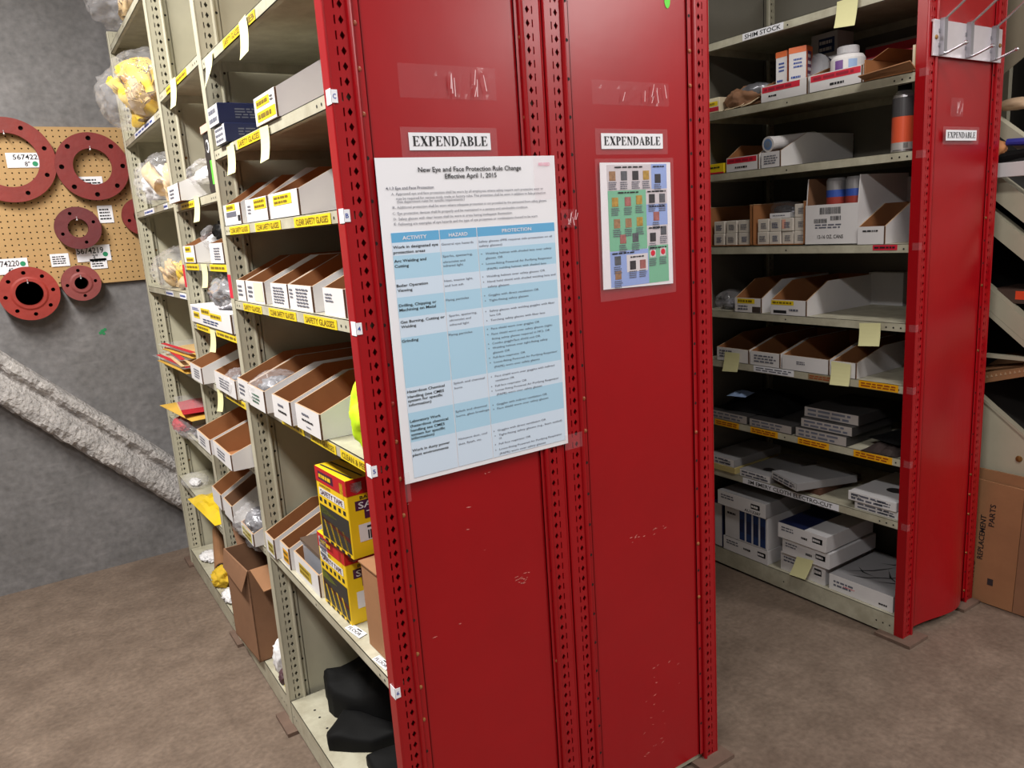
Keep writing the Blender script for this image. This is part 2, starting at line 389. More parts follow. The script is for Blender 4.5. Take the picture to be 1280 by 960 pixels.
slip('white card with a dark line inside the bore of the right ring flange', (0.336, 4.030, 1.852), (0.437, 4.030, 1.796), bars=3)
slip('white part number card reading 5674219 under the maroon flange', (0.281, 4.030, 1.548), (0.420, 4.030, 1.476), (('5674219', 0.02, 0.5, 0.36, 0.78), ('3"', 0.45, 0.1, 0.3, 0.15)), (0.84, 0.4), name='part_card')
slip('white part number card reading 5674220 above the orange-red flange', (-0.046, 4.030, 1.513), (0.088, 4.030, 1.446), (('5674220', 0.02, 0.5, 0.36, 0.74), ('4"', 0.42, 0.08, 0.3, 0.14)), (0.86, 0.62), name='part_card')
slip('small white slip on the pegboard left of the 5674219 card', (0.176, 4.030, 1.520), (0.249, 4.030, 1.464), bars=4)
slip('small white slip partly under the 5674219 card', (0.330, 4.032, 1.487), (0.399, 4.032, 1.441), bars=3)
slip('crumpled white tag hanging between the right ring and the maroon flange', (0.396, 4.030, 1.723), (0.457, 4.030, 1.645), bars=4)

# ------------------------------------------------------------ steel shelving
XL, YF, XM, XR, XB, XBB = 0.524, 1.342, 0.986, 1.465, 2.400, 2.862     # front of the left row, end panel plane, middle, right row, facing row
HT = 2.42
def post_mesh(name, m):
    """slotted upright: front edge at x=0, perforated face at y=0 looking towards -Y; a slot and a diamond every inch"""
    k = M(); p = 0.0254; n = int(HT / p); W = 0.046
    for i in range(n):
        z = i * p
        def q(x0, z0, x1, z1): k.face([(x0, 0, z0), (x1, 0, z0), (x1, 0, z1), (x0, 0, z1)])
        q(0, z, 0.0165, z + p)
        a, b, c, d = 0.0185, 0.0215, z + 0.005, z + 0.0195                     # slot
        q(0.0165, z, 0.0235, c); q(0.0165, d, 0.0235, z + p); q(0.0165, c, a, d); q(b, c, 0.0235, d)
        k.face([(a, 0, c), (a, 0.003, c), (a, 0.003, d), (a, 0, d)]); k.face([(b, 0, c), (b, 0, d), (b, 0.003, d), (b, 0.003, c)])
        cx, cz = 0.0315, z + 0.0125                                            # diamond
        D = [(cx, cz - 0.0075), (cx + 0.005, cz), (cx, cz + 0.0075), (cx - 0.005, cz)]
        R = [(0.0235, z), (0.0395, z), (0.0395, z + p), (0.0235, z + p)]
        for e in range(4):
            f = (e + 1) % 4
            k.face([(R[e][0], 0, R[e][1]), (R[f][0], 0, R[f][1]), (D[e][0], 0, D[e][1])])
            k.face([(R[f][0], 0, R[f][1]), (D[f][0], 0, D[f][1]), (D[e][0], 0, D[e][1])])
            k.face([(D[e][0], 0, D[e][1]), (D[f][0], 0, D[f][1]), (D[f][0], 0.003, D[f][1]), (D[e][0], 0.003, D[e][1])])
        q(0.0395, z, W, z + p)
    H = n * p
    k.box((-0.0008, 0, 0), (0.0012, 0.033, H)); k.box((0, 0.031, 0), (W, 0.033, H)); k.box((W, 0, 0), (W + 0.004, 0.033, H))
    k.tube([(0.001, 0.001, 0), (0.001, 0.001, H)], 0.0026, 8); k.tube([(W + 0.002, -0.001, 0), (W + 0.002, -0.001, H)], 0.0052, 10)
    me = bpy.data.meshes.new(name); me.from_pydata(k.v, [], k.f); me.materials.append(m); me.update(); return me
post_red, post_beige = post_mesh('upright_red', red), post_mesh('upright_beige', beige)
def post(rack, x, y, me, flip=False, z=0.012):
    o = bpy.data.objects.new('upright', me); C.objects.link(o); o.parent = rack
    o.location = Vector((x, y, z)) - rack.location
    if flip: o.scale.x = -1
    return o
def shelf(rack, xa, xb, y0, y1, z, lip=0.026, name='shelf', m=None, seed=0):
    """folded steel shelf: top sheet, four lips, the front one with a return flange; front at xa"""
    k = M(); s = 1 if xb > xa else -1; t = 0.0015 * s; lo, hi = min(xa, xb), max(xa, xb)
    k.box((lo, y0, z - 0.0015), (hi, y1, z))
    for x in (xa, xb - t):
        k.box((min(x, x + t), y0, z - lip), (max(x, x + t), y1, z))
    k.box((min(xa, xa + 0.014 * s), y0, z - lip), (max(xa, xa + 0.014 * s), y1, z - lip + 0.0015))
    for y in (y0, y1 - 0.0015): k.box((lo, y, z - lip), (hi, y + 0.0015, z))
    yy = [y1 - 0.02, y1 - 0.045, (y0 + y1) / 2 + 0.03, y0 + 0.07, y0 + 0.045, y0 + 0.02]
    for y in yy:                                                                # bolt holes in the front lip
        k.face([(xa - 0.0006 * s, y + 0.0032 * math.cos(j * PI/4), z - lip * 0.55 + 0.0032 * math.sin(j * PI/4)) for j in range(8)], 1)
    return k.build(name, [m or lipm, hole], rack)
def shelf_label(sh, x, y0, y1, z0, z1, m=None, text=None, bars=0, im=None, name='shelf_label', bold=True):
    """label on a shelf lip that looks towards -X, y0 > y1 (reading direction)"""
    k = M(); y0, y1 = max(y0, y1), min(y0, y1); w, h = y0 - y1, z1 - z0
    k.box((x - 0.0007, y1, z0), (x, y0, z1), 0)
    O = Vector((x - 0.0013, y0, z0))
    if text: k.text(text, O + UF * (0.06 * w) + UV * (0.2 * h), UF, UV, 0.6 * h, 0.88 * w, bold, 1)
    if bars: k.bars(O + UF * (0.06 * w) + UV * (0.15 * h), UF, UV, 0.88 * w, 0.7 * h, bars, 1, int(y0 * 999), 0.95)
    return k.build(name, [m or yellow, im or olive], sh)

# ---- row that faces the left aisle
row = thing('shelving_row', 'beige steel shelving row facing the left aisle, its red end panel carrying the large poster', 'shelving', (0.755, 2.6, 0))
POSTS = [YF, 2.245, 2.892, 3.812]
post(row, XL, YF, post_red); post(row, XM - 0.0045, YF, post_red, True)
for y in POSTS[1:]: post(row, XL, y, post_beige)
for y in POSTS[1:]: post(row, XM - 0.001, y, post_beige, True)
def side_sheet(rack, x0, x1, y, m, name, bulge=None, z0=0.03):
    """end sheet with a seam strip near each edge and a slightly recessed field; x0 < x1"""
    a, b = x0 + 0.05, x1 - 0.05; k = M()
    k.box((a, y, z0), (a + 0.018, y + 0.002, HT)); k.box((b - 0.018, y, z0), (b, y + 0.002, HT))
    ia, ib = a + 0.018, b - 0.018; nx, nz = (14, 40) if bulge else (1, 1)
    def yy(x, z): return y + 0.004 + (bulge(x, z) if bulge else 0)
    for i in range(nx):
        for j in range(nz):
            xs = [ia + (ib - ia) * (i + e) / nx for e in (0, 1)]; zs = [z0 + (HT - z0) * (j + e) / nz for e in (0, 1)]
            k.face([(xs[0], yy(xs[0], zs[0]), zs[0]), (xs[1], yy(xs[1], zs[0]), zs[0]), (xs[1], yy(xs[1], zs[1]), zs[1]), (xs[0], yy(xs[0], zs[1]), zs[1])])
            k.face([(xs[0], yy(xs[0], zs[0]) + 0.002, zs[0]), (xs[0], yy(xs[0], zs[1]) + 0.002, zs[1]), (xs[1], yy(xs[1], zs[1]) + 0.002, zs[1]), (xs[1], yy(xs[1], zs[0]) + 0.002, zs[0])])
    k.box((ia - 0.0015, y, z0), (ia, y + 0.005, HT)); k.box((ib, y, z0), (ib + 0.0015, y + 0.005, HT))
    o = k.build(name, m, rack, smooth=bool(bulge) and False)
    return o
bolt_m = mat('bolt_head', (150, 110, 60), 0.4, metal=0.6, var=0.3, scale=30)
def bolts(rack, xs, y, m, zs, missing=0.55, seed=1):
    """bolt holes down the seams (dark), a few still with a screw head"""
    r = random.Random(seed); k = M()
    for x in xs:
        for z in zs:
            if r.random() < missing:
                k.face([(x + 0.0036 * math.cos(j * PI/5), y - 0.0005, z + 0.0036 * math.sin(j * PI/5)) for j in range(10)], 0)
            else:
                k.lathe([(0.0048, 0), (0.0044, 0.002), (0.002, 0.003)], (x, y, z), 10, [1, 1], axis=(0, -1, 0))
    o = k.build('bolts', [hole, m], rack); o['kind'] = 'stuff'; return o
red_bolt = mat('painted_bolt', (150, 40, 34), 0.4, rgb2=(150, 110, 60), scale=3)
ZS = [0.06 + 0.0762 * i for i in range(31)]
side_sheet(row, XL, XM, YF + 0.0015, red, 'end_panel')
bolts(row, (0.580, 0.931), YF + 0.0015, red_bolt, [1.876 - 0.0762 * i for i in range(-6, 24)], 0.72, 4)
for i, y in enumerate(POSTS[1:]):
    side_sheet(row, XL, XM, y + 0.010, beige, 'side_panel')
    bolts(row, (0.583, 0.927), y + 0.010, bolt_m, ZS, 0.85, 7 + i)
k = M(); k.box((XM - 0.012, YF + 0.04, 0.03), (XM - 0.010, POSTS[3], HT)); k.build('back_panel', beige, row)
ends = [(YF + 0.012, 2.243), (2.280, 2.890), (2.927, 3.810)]
LV = [[1.994, 1.762, 1.561, 1.357, 1.081, 0.605, 0.090], [2.016, 1.657, 1.459, 1.254, 1.055, 0.855, 0.592, 0.090], [2.362, 1.975, 1.675, 1.352, 1.045, 0.745, 0.455, 0.082]]
SH = []
for (a, b), lv in zip(ends, LV):
    SH.append([shelf(row, XL + 0.0015, XM - 0.014, a, b, z, 0.026 if z > 0.2 else 0.078) for z in lv])
# oval slots punched in the bottom shelf near its front corners
for y in (2.15, 1.62):
    k = M(); 
    for dx, dy in ((0.03, 0.0), (0.03, -0.045), (0.03, -0.11), (0.03, -0.14), (0.03, -0.2)):
        k.face([(0.56 + dx * 0.4 + 0.004 * math.cos(j * PI/4), y + dy + 0.004 * math.sin(j * PI/4), 0.0908) for j in range(8)])
    k.build('punched_holes', hole, SH[0][6])['kind'] = 'stuff'
xlp = XL + 0.0008
Y_ = lambda p: p[1]
# yellow labels on the lips of the first bay
for lv, z, items in ((0, 1.994, ((2.007, 1.841, 'SAFETY GLASSES'), (1.778, 1.726, 'B'))),
                     (1, 1.762, ((1.996, 1.790, 'SAFETY GLASSES'),)),
                     (2, 1.561, ((2.188, 1.989, 'CLEAR SAFETY GLASSES'), (1.934, 1.728, 'CLEAR SAFETY GLASSES'), (1.632, 1.414, 'CLEAR SAFETY GLASSES'))),
                     (3, 1.357, ((2.152, 1.974, 'SAFETY GLASSES'), (1.910, 1.698, 'CLEAR SAFETY GLASSES'), (1.644, 1.445, 'SAFETY GLASSES'))),
                     (4, 1.081, ((1.920, 1.745, None), (1.699, 1.536, 'SAFETY GLASSES'), (1.509, 1.352, 'CLEAN & PEEL')))):
    for a, b, t in items:
        if t: shelf_label(SH[0][lv], xlp, a, b, z - 0.0245, z - 0.004, text=t)
        else: shelf_label(SH[0][lv], xlp, a, b, z - 0.0245, z - 0.004, bars=1)
for lv, z, items in ((0, 2.016, ((2.761, 2.664), (2.585, 2.441))), (1, 1.657, ((2.798, 2.590),)),
                     (2, 1.459, ((2.856, 2.658), (2.494, 2.280))), (3, 1.254, ((2.832, 2.630), (2.538, 2.275))),
                     (4, 1.055, ((2.525, 2.279),))):
    for a, b in items: shelf_label(SH[1][lv], xlp, a, b, z - 0.024, z - 0.004, bars=1)
for lv, z, items in ((1, 1.975, ((3.520, 3.046),)), (2, 1.675, ((3.585, 3.338), (3.120, 3.039))), (3, 1.352, ((3.356, 3.198), (3.065, 2.945)))):
    for a, b in items: shelf_label(SH[2][lv], xlp, a, b, z - 0.024, z - 0.004, m=paper, im=blue, bars=1)
# small white level tags where the shelves meet the red upright, red tags on two beige uprights
for z, t in ((1.752, 'C'), (1.548, 'B'), (1.343, '4'), (1.066, '5'), (0.590, '6')):
    k = M(); k.box((XL - 0.002, YF - 0.0022, z - 0.011), (XL + 0.010, YF - 0.0013, z + 0.011)); k.box((XL - 0.0025, YF - 0.0022, z - 0.013), (XL - 0.0015, YF + 0.02, z + 0.013))
    k.text(t, (XL + 0.001, YF - 0.0027, z - 0.004), US, UV, 0.008, 0.006, True, 1); k.build('level_tag', [paper, blue], row)
for y, z0, z1 in ((2.262, 1.362, 1.428), (2.909, 1.374, 1.452)):
    k = M(); k.box((XL - 0.0016, y - 0.018, z0), (XL - 0.0008, y + 0.016, z1)); k.build('red_tag', redtag, row)

# ---- row back to back with it, facing the right aisle
row2 = thing('shelving_row', 'shelving row behind the first, its red end panel carrying the small green and blue chart', 'shelving', (1.23, 2.6, 0))
post(row2, XM + 0.0025, YF, post_red); post(row2, XR, YF, post_red, True)
for y in POSTS[1:]: post(row2, XR, y, post_beige, True)
side_sheet(row2, XM, XR, YF + 0.0015, red, 'end_panel')
bolts(row2, (1.047, 1.404), YF + 0.0015, red_bolt, [1.879 - 0.0762 * i for i in range(-6, 24)], 0.85, 11)
for y in POSTS[1:]: side_sheet(row2, XM, XR, y + 0.010, beige, 'side_panel')
k = M(); k.box((XM + 0.010, YF + 0.04, 0.03), (XM + 0.012, POSTS[3], HT)); k.build('back_panel', beige, row2)
for a, b in ends:
    for z in (0.09, 0.55, 0.95, 1.35, 1.75, 2.15): shelf(row2, XR - 0.0015, XM + 0.014, a, b, z, 0.026 if z > 0.2 else 0.078)
k = M(); k.face([(1.34 + 0.009 * math.cos(j * PI/8), YF + 0.0045, 1.984 + 0.018 * math.sin(j * PI/8)) for j in range(16)]); k.build('green_sticker', green, row2)

# ---- row across the right aisle
row3 = thing('shelving_row', 'beige shelving row across the right aisle, with the dented red end panel and wire hooks', 'shelving', (2.63, 2.2, 0))
post(row3, XB, YF, post_red); post(row3, XBB, YF, post_red, True)
def dent(x, z):
    s = (x - XB - 0.068) / (XBB - XB - 0.136); b = math.sin(PI * min(1, max(0, s)) ** 1.7)
    return -0.03 * b * math.exp(-((z - 0.05) / 0.33) ** 2) + 0.012 * b * math.exp(-((z - 0.75) / 0.25) ** 2) - 0.008 * b * math.exp(-((z - 1.3) / 0.3) ** 2)
side_sheet(row3, XB, XBB, YF + 0.0015, red, 'end_panel', dent)
bolts(row3, (2.457, 2.805), YF + 0.0015, bolt_m, ZS, 0.8, 17)
dk = mat('grey_sheet_dark', (112, 108, 98), 0.5, var=0.1, scale=4)
for y in (2.245, 2.892, 3.812):
    post(row3, XB, y, post_beige); post(row3, XBB, y, post_beige, True); side_sheet(row3, XB, XBB, y + 0.010, dk, 'side_panel')
k = M(); k.box((XBB - 0.012, YF + 0.04, 0.03), (XBB - 0.010, 3.812, HT)); k.build('back_panel', dk, row3)
LV3 = [2.144, 1.888, 1.657, 1.372, 1.117, 0.911, 0.659, 0.435, 0.082]
SH3 = [shelf(row3, XB + 0.0015, XBB - 0.014, YF + 0.03, 2.243, z, 0.029 if z > 0.2 else 0.074) for z in LV3]
for a, b in ((2.280, 2.890), (2.927, 3.810)):
    for z in (0.08, 0.5, 0.95, 1.4, 1.85): shelf(row3, XB + 0.0015, XBB - 0.014, a, b, z)
xb_ = XB + 0.0008
shelf_label(SH3[0], xb_, 2.033, 1.854, 2.118, 2.142, m=paper, text='SHIM STOCK', im=ink)
shelf_label(SH3[3], xb_, 1.497, 1.413, 1.353, 1.370, m=redtag, bars=1, im=ink)
shelf_label(SH3[5], xb_, 1.985, 1.799, 0.886, 0.910, m=paper, bars=2, im=grey_ink)
shelf_label(SH3[5], xb_, 1.737, 1.631, 0.886, 0.908, m=mat('faded_label', (150, 128, 96), 0.6), bars=2, im=rust_print)
shelf_label(SH3[5], xb_, 1.534, 1.392, 0.885, 0.910, m=amber, bars=2, im=rust_print)
for a, b in ((2.188, 2.060), (2.001, 1.869), (1.778, 1.645), (1.547, 1.404)):
    shelf_label(SH3[6], xb_, a, b, 0.632, 0.657, m=amber, bars=2, im=rust_print)
k_l = shelf_label(SH3[7], xb_, 2.041, 1.600, 0.408, 0.433, m=paper, text='3M EMERY CLOTH ELECTRO-CUT', im=ink)
for z in (1.883, 1.645, 1.365, 1.105, 0.90, 0.648, 0.425):
    k = M(); k.box((XB - 0.0022, YF - 0.0022, z - 0.013), (XB + 0.012, YF - 0.0013, z + 0.010)); k.box((XB - 0.003, YF - 0.0022, z - 0.013), (XB - 0.0015, YF + 0.02, z + 0.010)); k.build('level_tag', MATS['clear_tape'], row3)
# steel foot plates under the uprights
plate_m = mat('foot_plate', (112, 90, 78), 0.6, var=0.2, scale=20)
for rk, pts in ((row, ((XL - 0.022, YF - 0.03), (XL - 0.03, 2.20), (XL - 0.02, 2.86), (XL - 0.02, 3.78))), (row2, ((XR - 0.09, YF - 0.04),)), (row3, ((XB - 0.03, YF - 0.042), (XBB - 0.112, YF - 0.03)))):
    for x, y in pts:
        k = M(); k.box((x, y, 0.0005), (x + 0.115, y + 0.13, 0.012)); k.build('foot_plate', plate_m, rk)

# wire hook holder on the facing red end panel
hk = thing('hook_plate', 'bright metal hook plate with three double wire hooks on the far red end panel', 'hook rack', (2.615, YF - 0.002, 1.925))
k = M(); k.box((2.417, YF - 0.008, 1.926), (2.825, YF - 0.004, 2.028)); k.box((2.417, YF - 0.004, 2.022), (2.825, YF + 0.0, 2.028)); k.build('plate', zinc, hk)
k = M(); k.face([(2.42, YF - 0.0042, 1.926), (2.823, YF - 0.0042, 1.926), (2.823, YF - 0.0042, 1.927), (2.42, YF - 0.0042, 1.927)]); k.build('edge_strip', hole, hk)
brk = mat('bracket_steel', (150, 148, 154), 0.3, metal=0.7)
for i, x in enumerate((2.460, 2.612, 2.766)):
    k = M(); k.box((x - 0.010, YF - 0.022, 1.928), (x + 0.008, YF - 0.008, 2.032), 0); k.box((x - 0.016, YF - 0.010, 1.952), (x + 0.016, YF - 0.0078, 1.962), 0); k.box((x - 0.016, YF - 0.010, 1.992), (x + 0.016, YF - 0.0078, 2.002), 0)
    hb = k.build('bracket', brk, hk)
    k = M(); k.tube([(x, YF - 0.016, 2.028), (x + 0.002, YF - 0.05, 2.052), (x + 0.004, YF - 0.19, 2.158), (x + 0.004, YF - 0.195, 2.175)], 0.0038, 8); k.build('upper_wire', steel, hb)
    k = M(); k.tube([(x + 0.006, YF - 0.016, 1.932), (x + 0.008, YF - 0.03, 1.935), (x + 0.010, YF - 0.075, 1.950)], 0.0036, 8); k.lathe([(0.001, -0.006), (0.0058, -0.004), (0.0058, 0.003), (0.001, 0.006)], (x + 0.010, YF - 0.077, 1.951), 10, axis=(0, -1, 0.1)); k.build('lower_wire', steel, hb)
for x in (2.432, 2.812):
    k = M(); k.lathe([(0.007, 0), (0.006, 0.003), (0.001, 0.004)], (x, YF - 0.008, 1.978), 12, axis=(0, -1, 0)); k.build('screw', bolt_m, hk)

# chips and scuffs in the red paint of the end panels
def scuffs(rack, cx, cz, w, h, n, seed):
    r = random.Random(seed); k = M()
    for _ in range(n):
        x, z, a = cx + r.uniform(-w, w), cz + r.uniform(-h, h), r.uniform(-0.5, 0.5); l, t = r.uniform(0.002, 0.007), r.uniform(0.0006, 0.0016); y = YF + 0.005
        c, s_ = math.cos(a), math.sin(a); k.face([(x + u * c - v * s_, y, z + u * s_ + v * c) for u, v in ((-l, 0), (0, -t), (l, 0), (0, t))])
    o = k.build('paint_chips', chip_m, rack); o['kind'] = 'stuff'
chip_m = mat('paint_chip', (206, 120, 112), 0.7)
scuffs(row, 0.853, 0.737, 0.018, 0.012, 16, 1); scuffs(row, 0.668, 0.822, 0.12, 0.2, 9, 2)
scuffs(row2, 1.233, 0.735, 0.06, 0.008, 12, 3); scuffs(row2, 1.266, 0.246, 0.07, 0.14, 22, 4); scuffs(row3, 2.713, 0.398, 0.02, 0.03, 6, 5)

# ------------------------------------------------------------ signs and posters taped to the red panels
YS = YF + 0.0045                                  # recessed field of the end panels
def sign(label, x0, x1, z0, z1, y):
    t = thing('expendable_sign', label, 'sign', ((x0 + x1) / 2, y, z0)); w, h = x1 - x0, z1 - z0
    k = M(); k.box((x0, y - 0.0012, z0), (x1, y - 0.0004, z1)); k.build('card', paper, t)
    k = M(); serif_text(k, 'EXPENDABLE', (x0 + 0.04 * w, y - 0.0018, z0 + 0.24 * h), US, UV, 0.56 * h, 0.92 * w); k.build('lettering', ink, t)
    k = M(); k.box((x0 - 0.016, y - 0.0004, z0 - 0.012), (x1 + 0.016, y - 0.0002, z1 + 0.010)); k.build('clear_tape', tape_m, t)
sign('white EXPENDABLE sign on the left red panel above the large poster', 0.667, 0.846, 1.661, 1.693, YS)
sign('white EXPENDABLE sign on the middle red panel above the small chart', 1.131, 1.3145, 1.662, 1.695, YS)
sign('white EXPENDABLE sign on the far right red panel below the wire hooks', 2.515, 2.699, 1.682, 1.714, YS - 0.010)

def poster():
    y = YF - 0.0068
    t = thing('safety_poster', 'large white and blue poster on eye and face protection rules taped to the red panel', 'poster', (0.79, y, 1.026))
    k = M(); n = 8
    TL, TR, BL, BR = (0.590, 1.647), (0.994, 1.648), (0.588, 1.026), (0.991, 1.025)
    def P(a, b):
        x = (TL[0]*(1-a)+TR[0]*a)*(1-b) + (BL[0]*(1-a)+BR[0]*a)*b; z = (TL[1]*(1-a)+TR[1]*a)*(1-b) + (BL[1]*(1-a)+BR[1]*a)*b
        return (x, y + 0.0006, z)
    k.prism([P(0, 0), P(1, 0), P(1, 1), P(0, 1)], (0, 0.0009, 0)); k.build('sheet', paper, t)
    zs = [1.512, 1.494, 1.470, 1.426, 1.392, 1.353, 1.315, 1.217, 1.167, 1.108, 1.035]
    xl, x1, x2, xr = 0.608, 0.709, 0.793, 0.984
    head = mat('poster_header_blue', (98, 170, 216), 0.5); mid = mat('poster_row_blue', (172, 210, 234), 0.5); light = mat('poster_row_light', (208, 224, 242), 0.5)
    for i in range(len(zs) - 1):
        k = M()
        for a, b in ((xl, x1 - 0.0012), (x1 + 0.0012, x2 - 0.0012), (x2 + 0.0012, xr)):
            k.box((a, y - 0.0002, zs[i + 1]), (b, y + 0.0004, zs[i]))
        k.build('table_header' if i == 0 else 'table_row', head if i == 0 else (light if i % 2 else mid), t)
    yt = y - 0.0008
    def line(b, s, p, q, cap, bold=False, m=0):
        p = Vector((p[0], yt, p[2])); q = Vector((q[0], yt, q[2]))
        z = (p.z + q.z) / 2
        b.text(s, (p.x, yt, z), US, UV, cap, max(0.004, q.x - p.x), bold, m)
    k = M()
    line(k, 'New Eye and Face Protection Rule Change', (0.675, 1.342, 1.622), (0.908, 1.342, 1.619), 0.0088, True)
    line(k, 'Effective April 1, 2015', (0.731, 1.342, 1.608), (0.848, 1.342, 1.607), 0.0088, True)
    k.build('title_text', ink, t)
    k = M(); line(k, '4.1.3 Eye and Face Protection', (0.606, 1.342, 1.590), (0.705, 1.342, 1.590), 0.0052, True)
    for s, p, q in (('Approved eye and face protection shall be worn by all employees where safety require such protective wear or', (0.625, 1.342, 1.580), (0.960, 1.342, 1.580)),
        ('may be required for various tools, trade or factory rules. This protection shall be worn in addition to Side protection.', (0.625, 1.342, 1.572), (0.967, 1.342, 1.571)),
        ('(See department rules for specific requirements.)', (0.626, 1.342, 1.566), (0.770, 1.342, 1.565)),
        ('Additional protection shall be worn where adequate protection is not provided by the personnel from safety glasses.', (0.625, 1.342, 1.556), (0.968, 1.342, 1.555)),
        ('Eye protective devices shall fit properly and be maintained in a sanitary and serviceable condition.', (0.625, 1.342, 1.545), (0.919, 1.342, 1.544)),
        ('Safety glasses with clear lenses shall be worn in areas having inadequate illumination.', (0.626, 1.342, 1.535), (0.880, 1.342, 1.534)),
        ('Following are examples of eye hazards and the type of eye protection or combinations thereof to be worn.', (0.625, 1.342, 1.526), (0.943, 1.342, 1.524))):
        line(k, s, p, q, 0.0049)
    for s, p in (('A.', (0.616, 1.342, 1.580)), ('B.', (0.616, 1.342, 1.556)), ('C.', (0.615, 1.342, 1.545)), ('D.', (0.616, 1.342, 1.535)), ('E.', (0.616, 1.342, 1.526))): k.text(s, (p[0], yt, p[2]), US, UV, 0.0043, 0.006)
    k.build('rule_text', grey_ink, t)['kind'] = 'stuff'
    for s, p, q in (('ACTIVITY', (0.630, 1.342, 1.499), (0.681, 1.342, 1.498)), ('HAZARD', (0.729, 1.342, 1.498), (0.771, 1.342, 1.498)), ('PROTECTION', (0.852, 1.342, 1.499), (0.924, 1.342, 1.499))):
        k = M(); line(k, s, p, q, 0.0066, True); k.build('header_text', paper, t)
    k = M()
    for s, p, q in (('Work in designated eye', (0.609, 1.342, 1.483), (0.704, 1.342, 1.483)), ('protection areas', (0.609, 1.342, 1.474), (0.675, 1.342, 1.473)), ('Arc Welding and', (0.609, 1.342, 1.458), (0.676, 1.342, 1.457)), ('Cutting', (0.609, 1.342, 1.448), (0.638, 1.342, 1.448)),
        ('Boiler Operation', (0.609, 1.342, 1.412), (0.675, 1.342, 1.411)), ('Viewing', (0.610, 1.342, 1.403), (0.641, 1.342, 1.402)), ('Drilling, Chipping or', (0.610, 1.342, 1.375), (0.690, 1.342, 1.373)), ('Machining on Metal', (0.610, 1.342, 1.366), (0.688, 1.342, 1.365)),
        ('Gas Burning, Cutting or', (0.610, 1.342, 1.343), (0.705, 1.342, 1.342)), ('Welding', (0.610, 1.342, 1.334), (0.642, 1.342, 1.333)), ('Grinding', (0.609, 1.342, 1.306), (0.644, 1.342, 1.306)),
        ('Hazardous Chemical', (0.610, 1.342, 1.208), (0.692, 1.342, 1.205)), ('Handling (see CMES', (0.610, 1.342, 1.198), (0.690, 1.342, 1.195)), ('system for specific', (0.610, 1.342, 1.189), (0.686, 1.342, 1.188)), ('information)', (0.611, 1.342, 1.181), (0.660, 1.342, 1.179)),
        ('Laboratory Work', (0.610, 1.342, 1.149), (0.678, 1.342, 1.146)), ('(hazardous chemical', (0.610, 1.342, 1.139), (0.694, 1.342, 1.137)), ('handling see CMES', (0.610, 1.342, 1.131), (0.685, 1.342, 1.127)), ('system for specific', (0.610, 1.342, 1.122), (0.685, 1.342, 1.119)), ('information)', (0.610, 1.342, 1.114), (0.660, 1.342, 1.112)),
        ('Work in dusty power', (0.609, 1.342, 1.091), (0.693, 1.342, 1.086)), ('plant environments', (0.609, 1.342, 1.082), (0.689, 1.342, 1.076))): line(k, s, p, q, 0.0052, True)
    k.build('activity_text', ink, t)['kind'] = 'stuff'
    k = M()
    for s, p, q in (('General eye hazards', (0.711, 1.342, 1.483), (0.783, 1.342, 1.482)), ('Sparks, spattering,', (0.712, 1.342, 1.460), (0.779, 1.342, 1.459)), ('ultraviolet and', (0.712, 1.342, 1.449), (0.761, 1.342, 1.448)), ('infrared light', (0.712, 1.342, 1.441), (0.756, 1.342, 1.441)),
        ('Heat, intense light,', (0.711, 1.342, 1.413), (0.776, 1.342, 1.411)), ('and hot ash', (0.711, 1.342, 1.403), (0.753, 1.342, 1.402)), ('Flying particles', (0.711, 1.342, 1.374), (0.763, 1.342, 1.375)), ('Sparks, spattering,', (0.715, 1.342, 1.343), (0.779, 1.342, 1.343)), ('ultraviolet and', (0.715, 1.342, 1.334), (0.764, 1.342, 1.334)), ('infrared light', (0.715, 1.342, 1.325), (0.759, 1.342, 1.325)),
        ('Flying particles', (0.711, 1.342, 1.306), (0.765, 1.342, 1.305)), ('Splash and chemical', (0.713, 1.342, 1.207), (0.786, 1.342, 1.207)), ('burns', (0.714, 1.342, 1.197), (0.732, 1.342, 1.197)), ('Splash and chemical', (0.712, 1.342, 1.149), (0.786, 1.342, 1.148)), ('burns, glass breakage', (0.713, 1.342, 1.140), (0.791, 1.342, 1.138)),
        ('Nuisance dust, coal', (0.714, 1.342, 1.092), (0.782, 1.342, 1.089)), ('dust, flyash, etc.', (0.713, 1.342, 1.081), (0.768, 1.342, 1.079))): line(k, s, p, q, 0.0042)
    k.build('hazard_text', grey_ink, t)['kind'] = 'stuff'
    k = M()
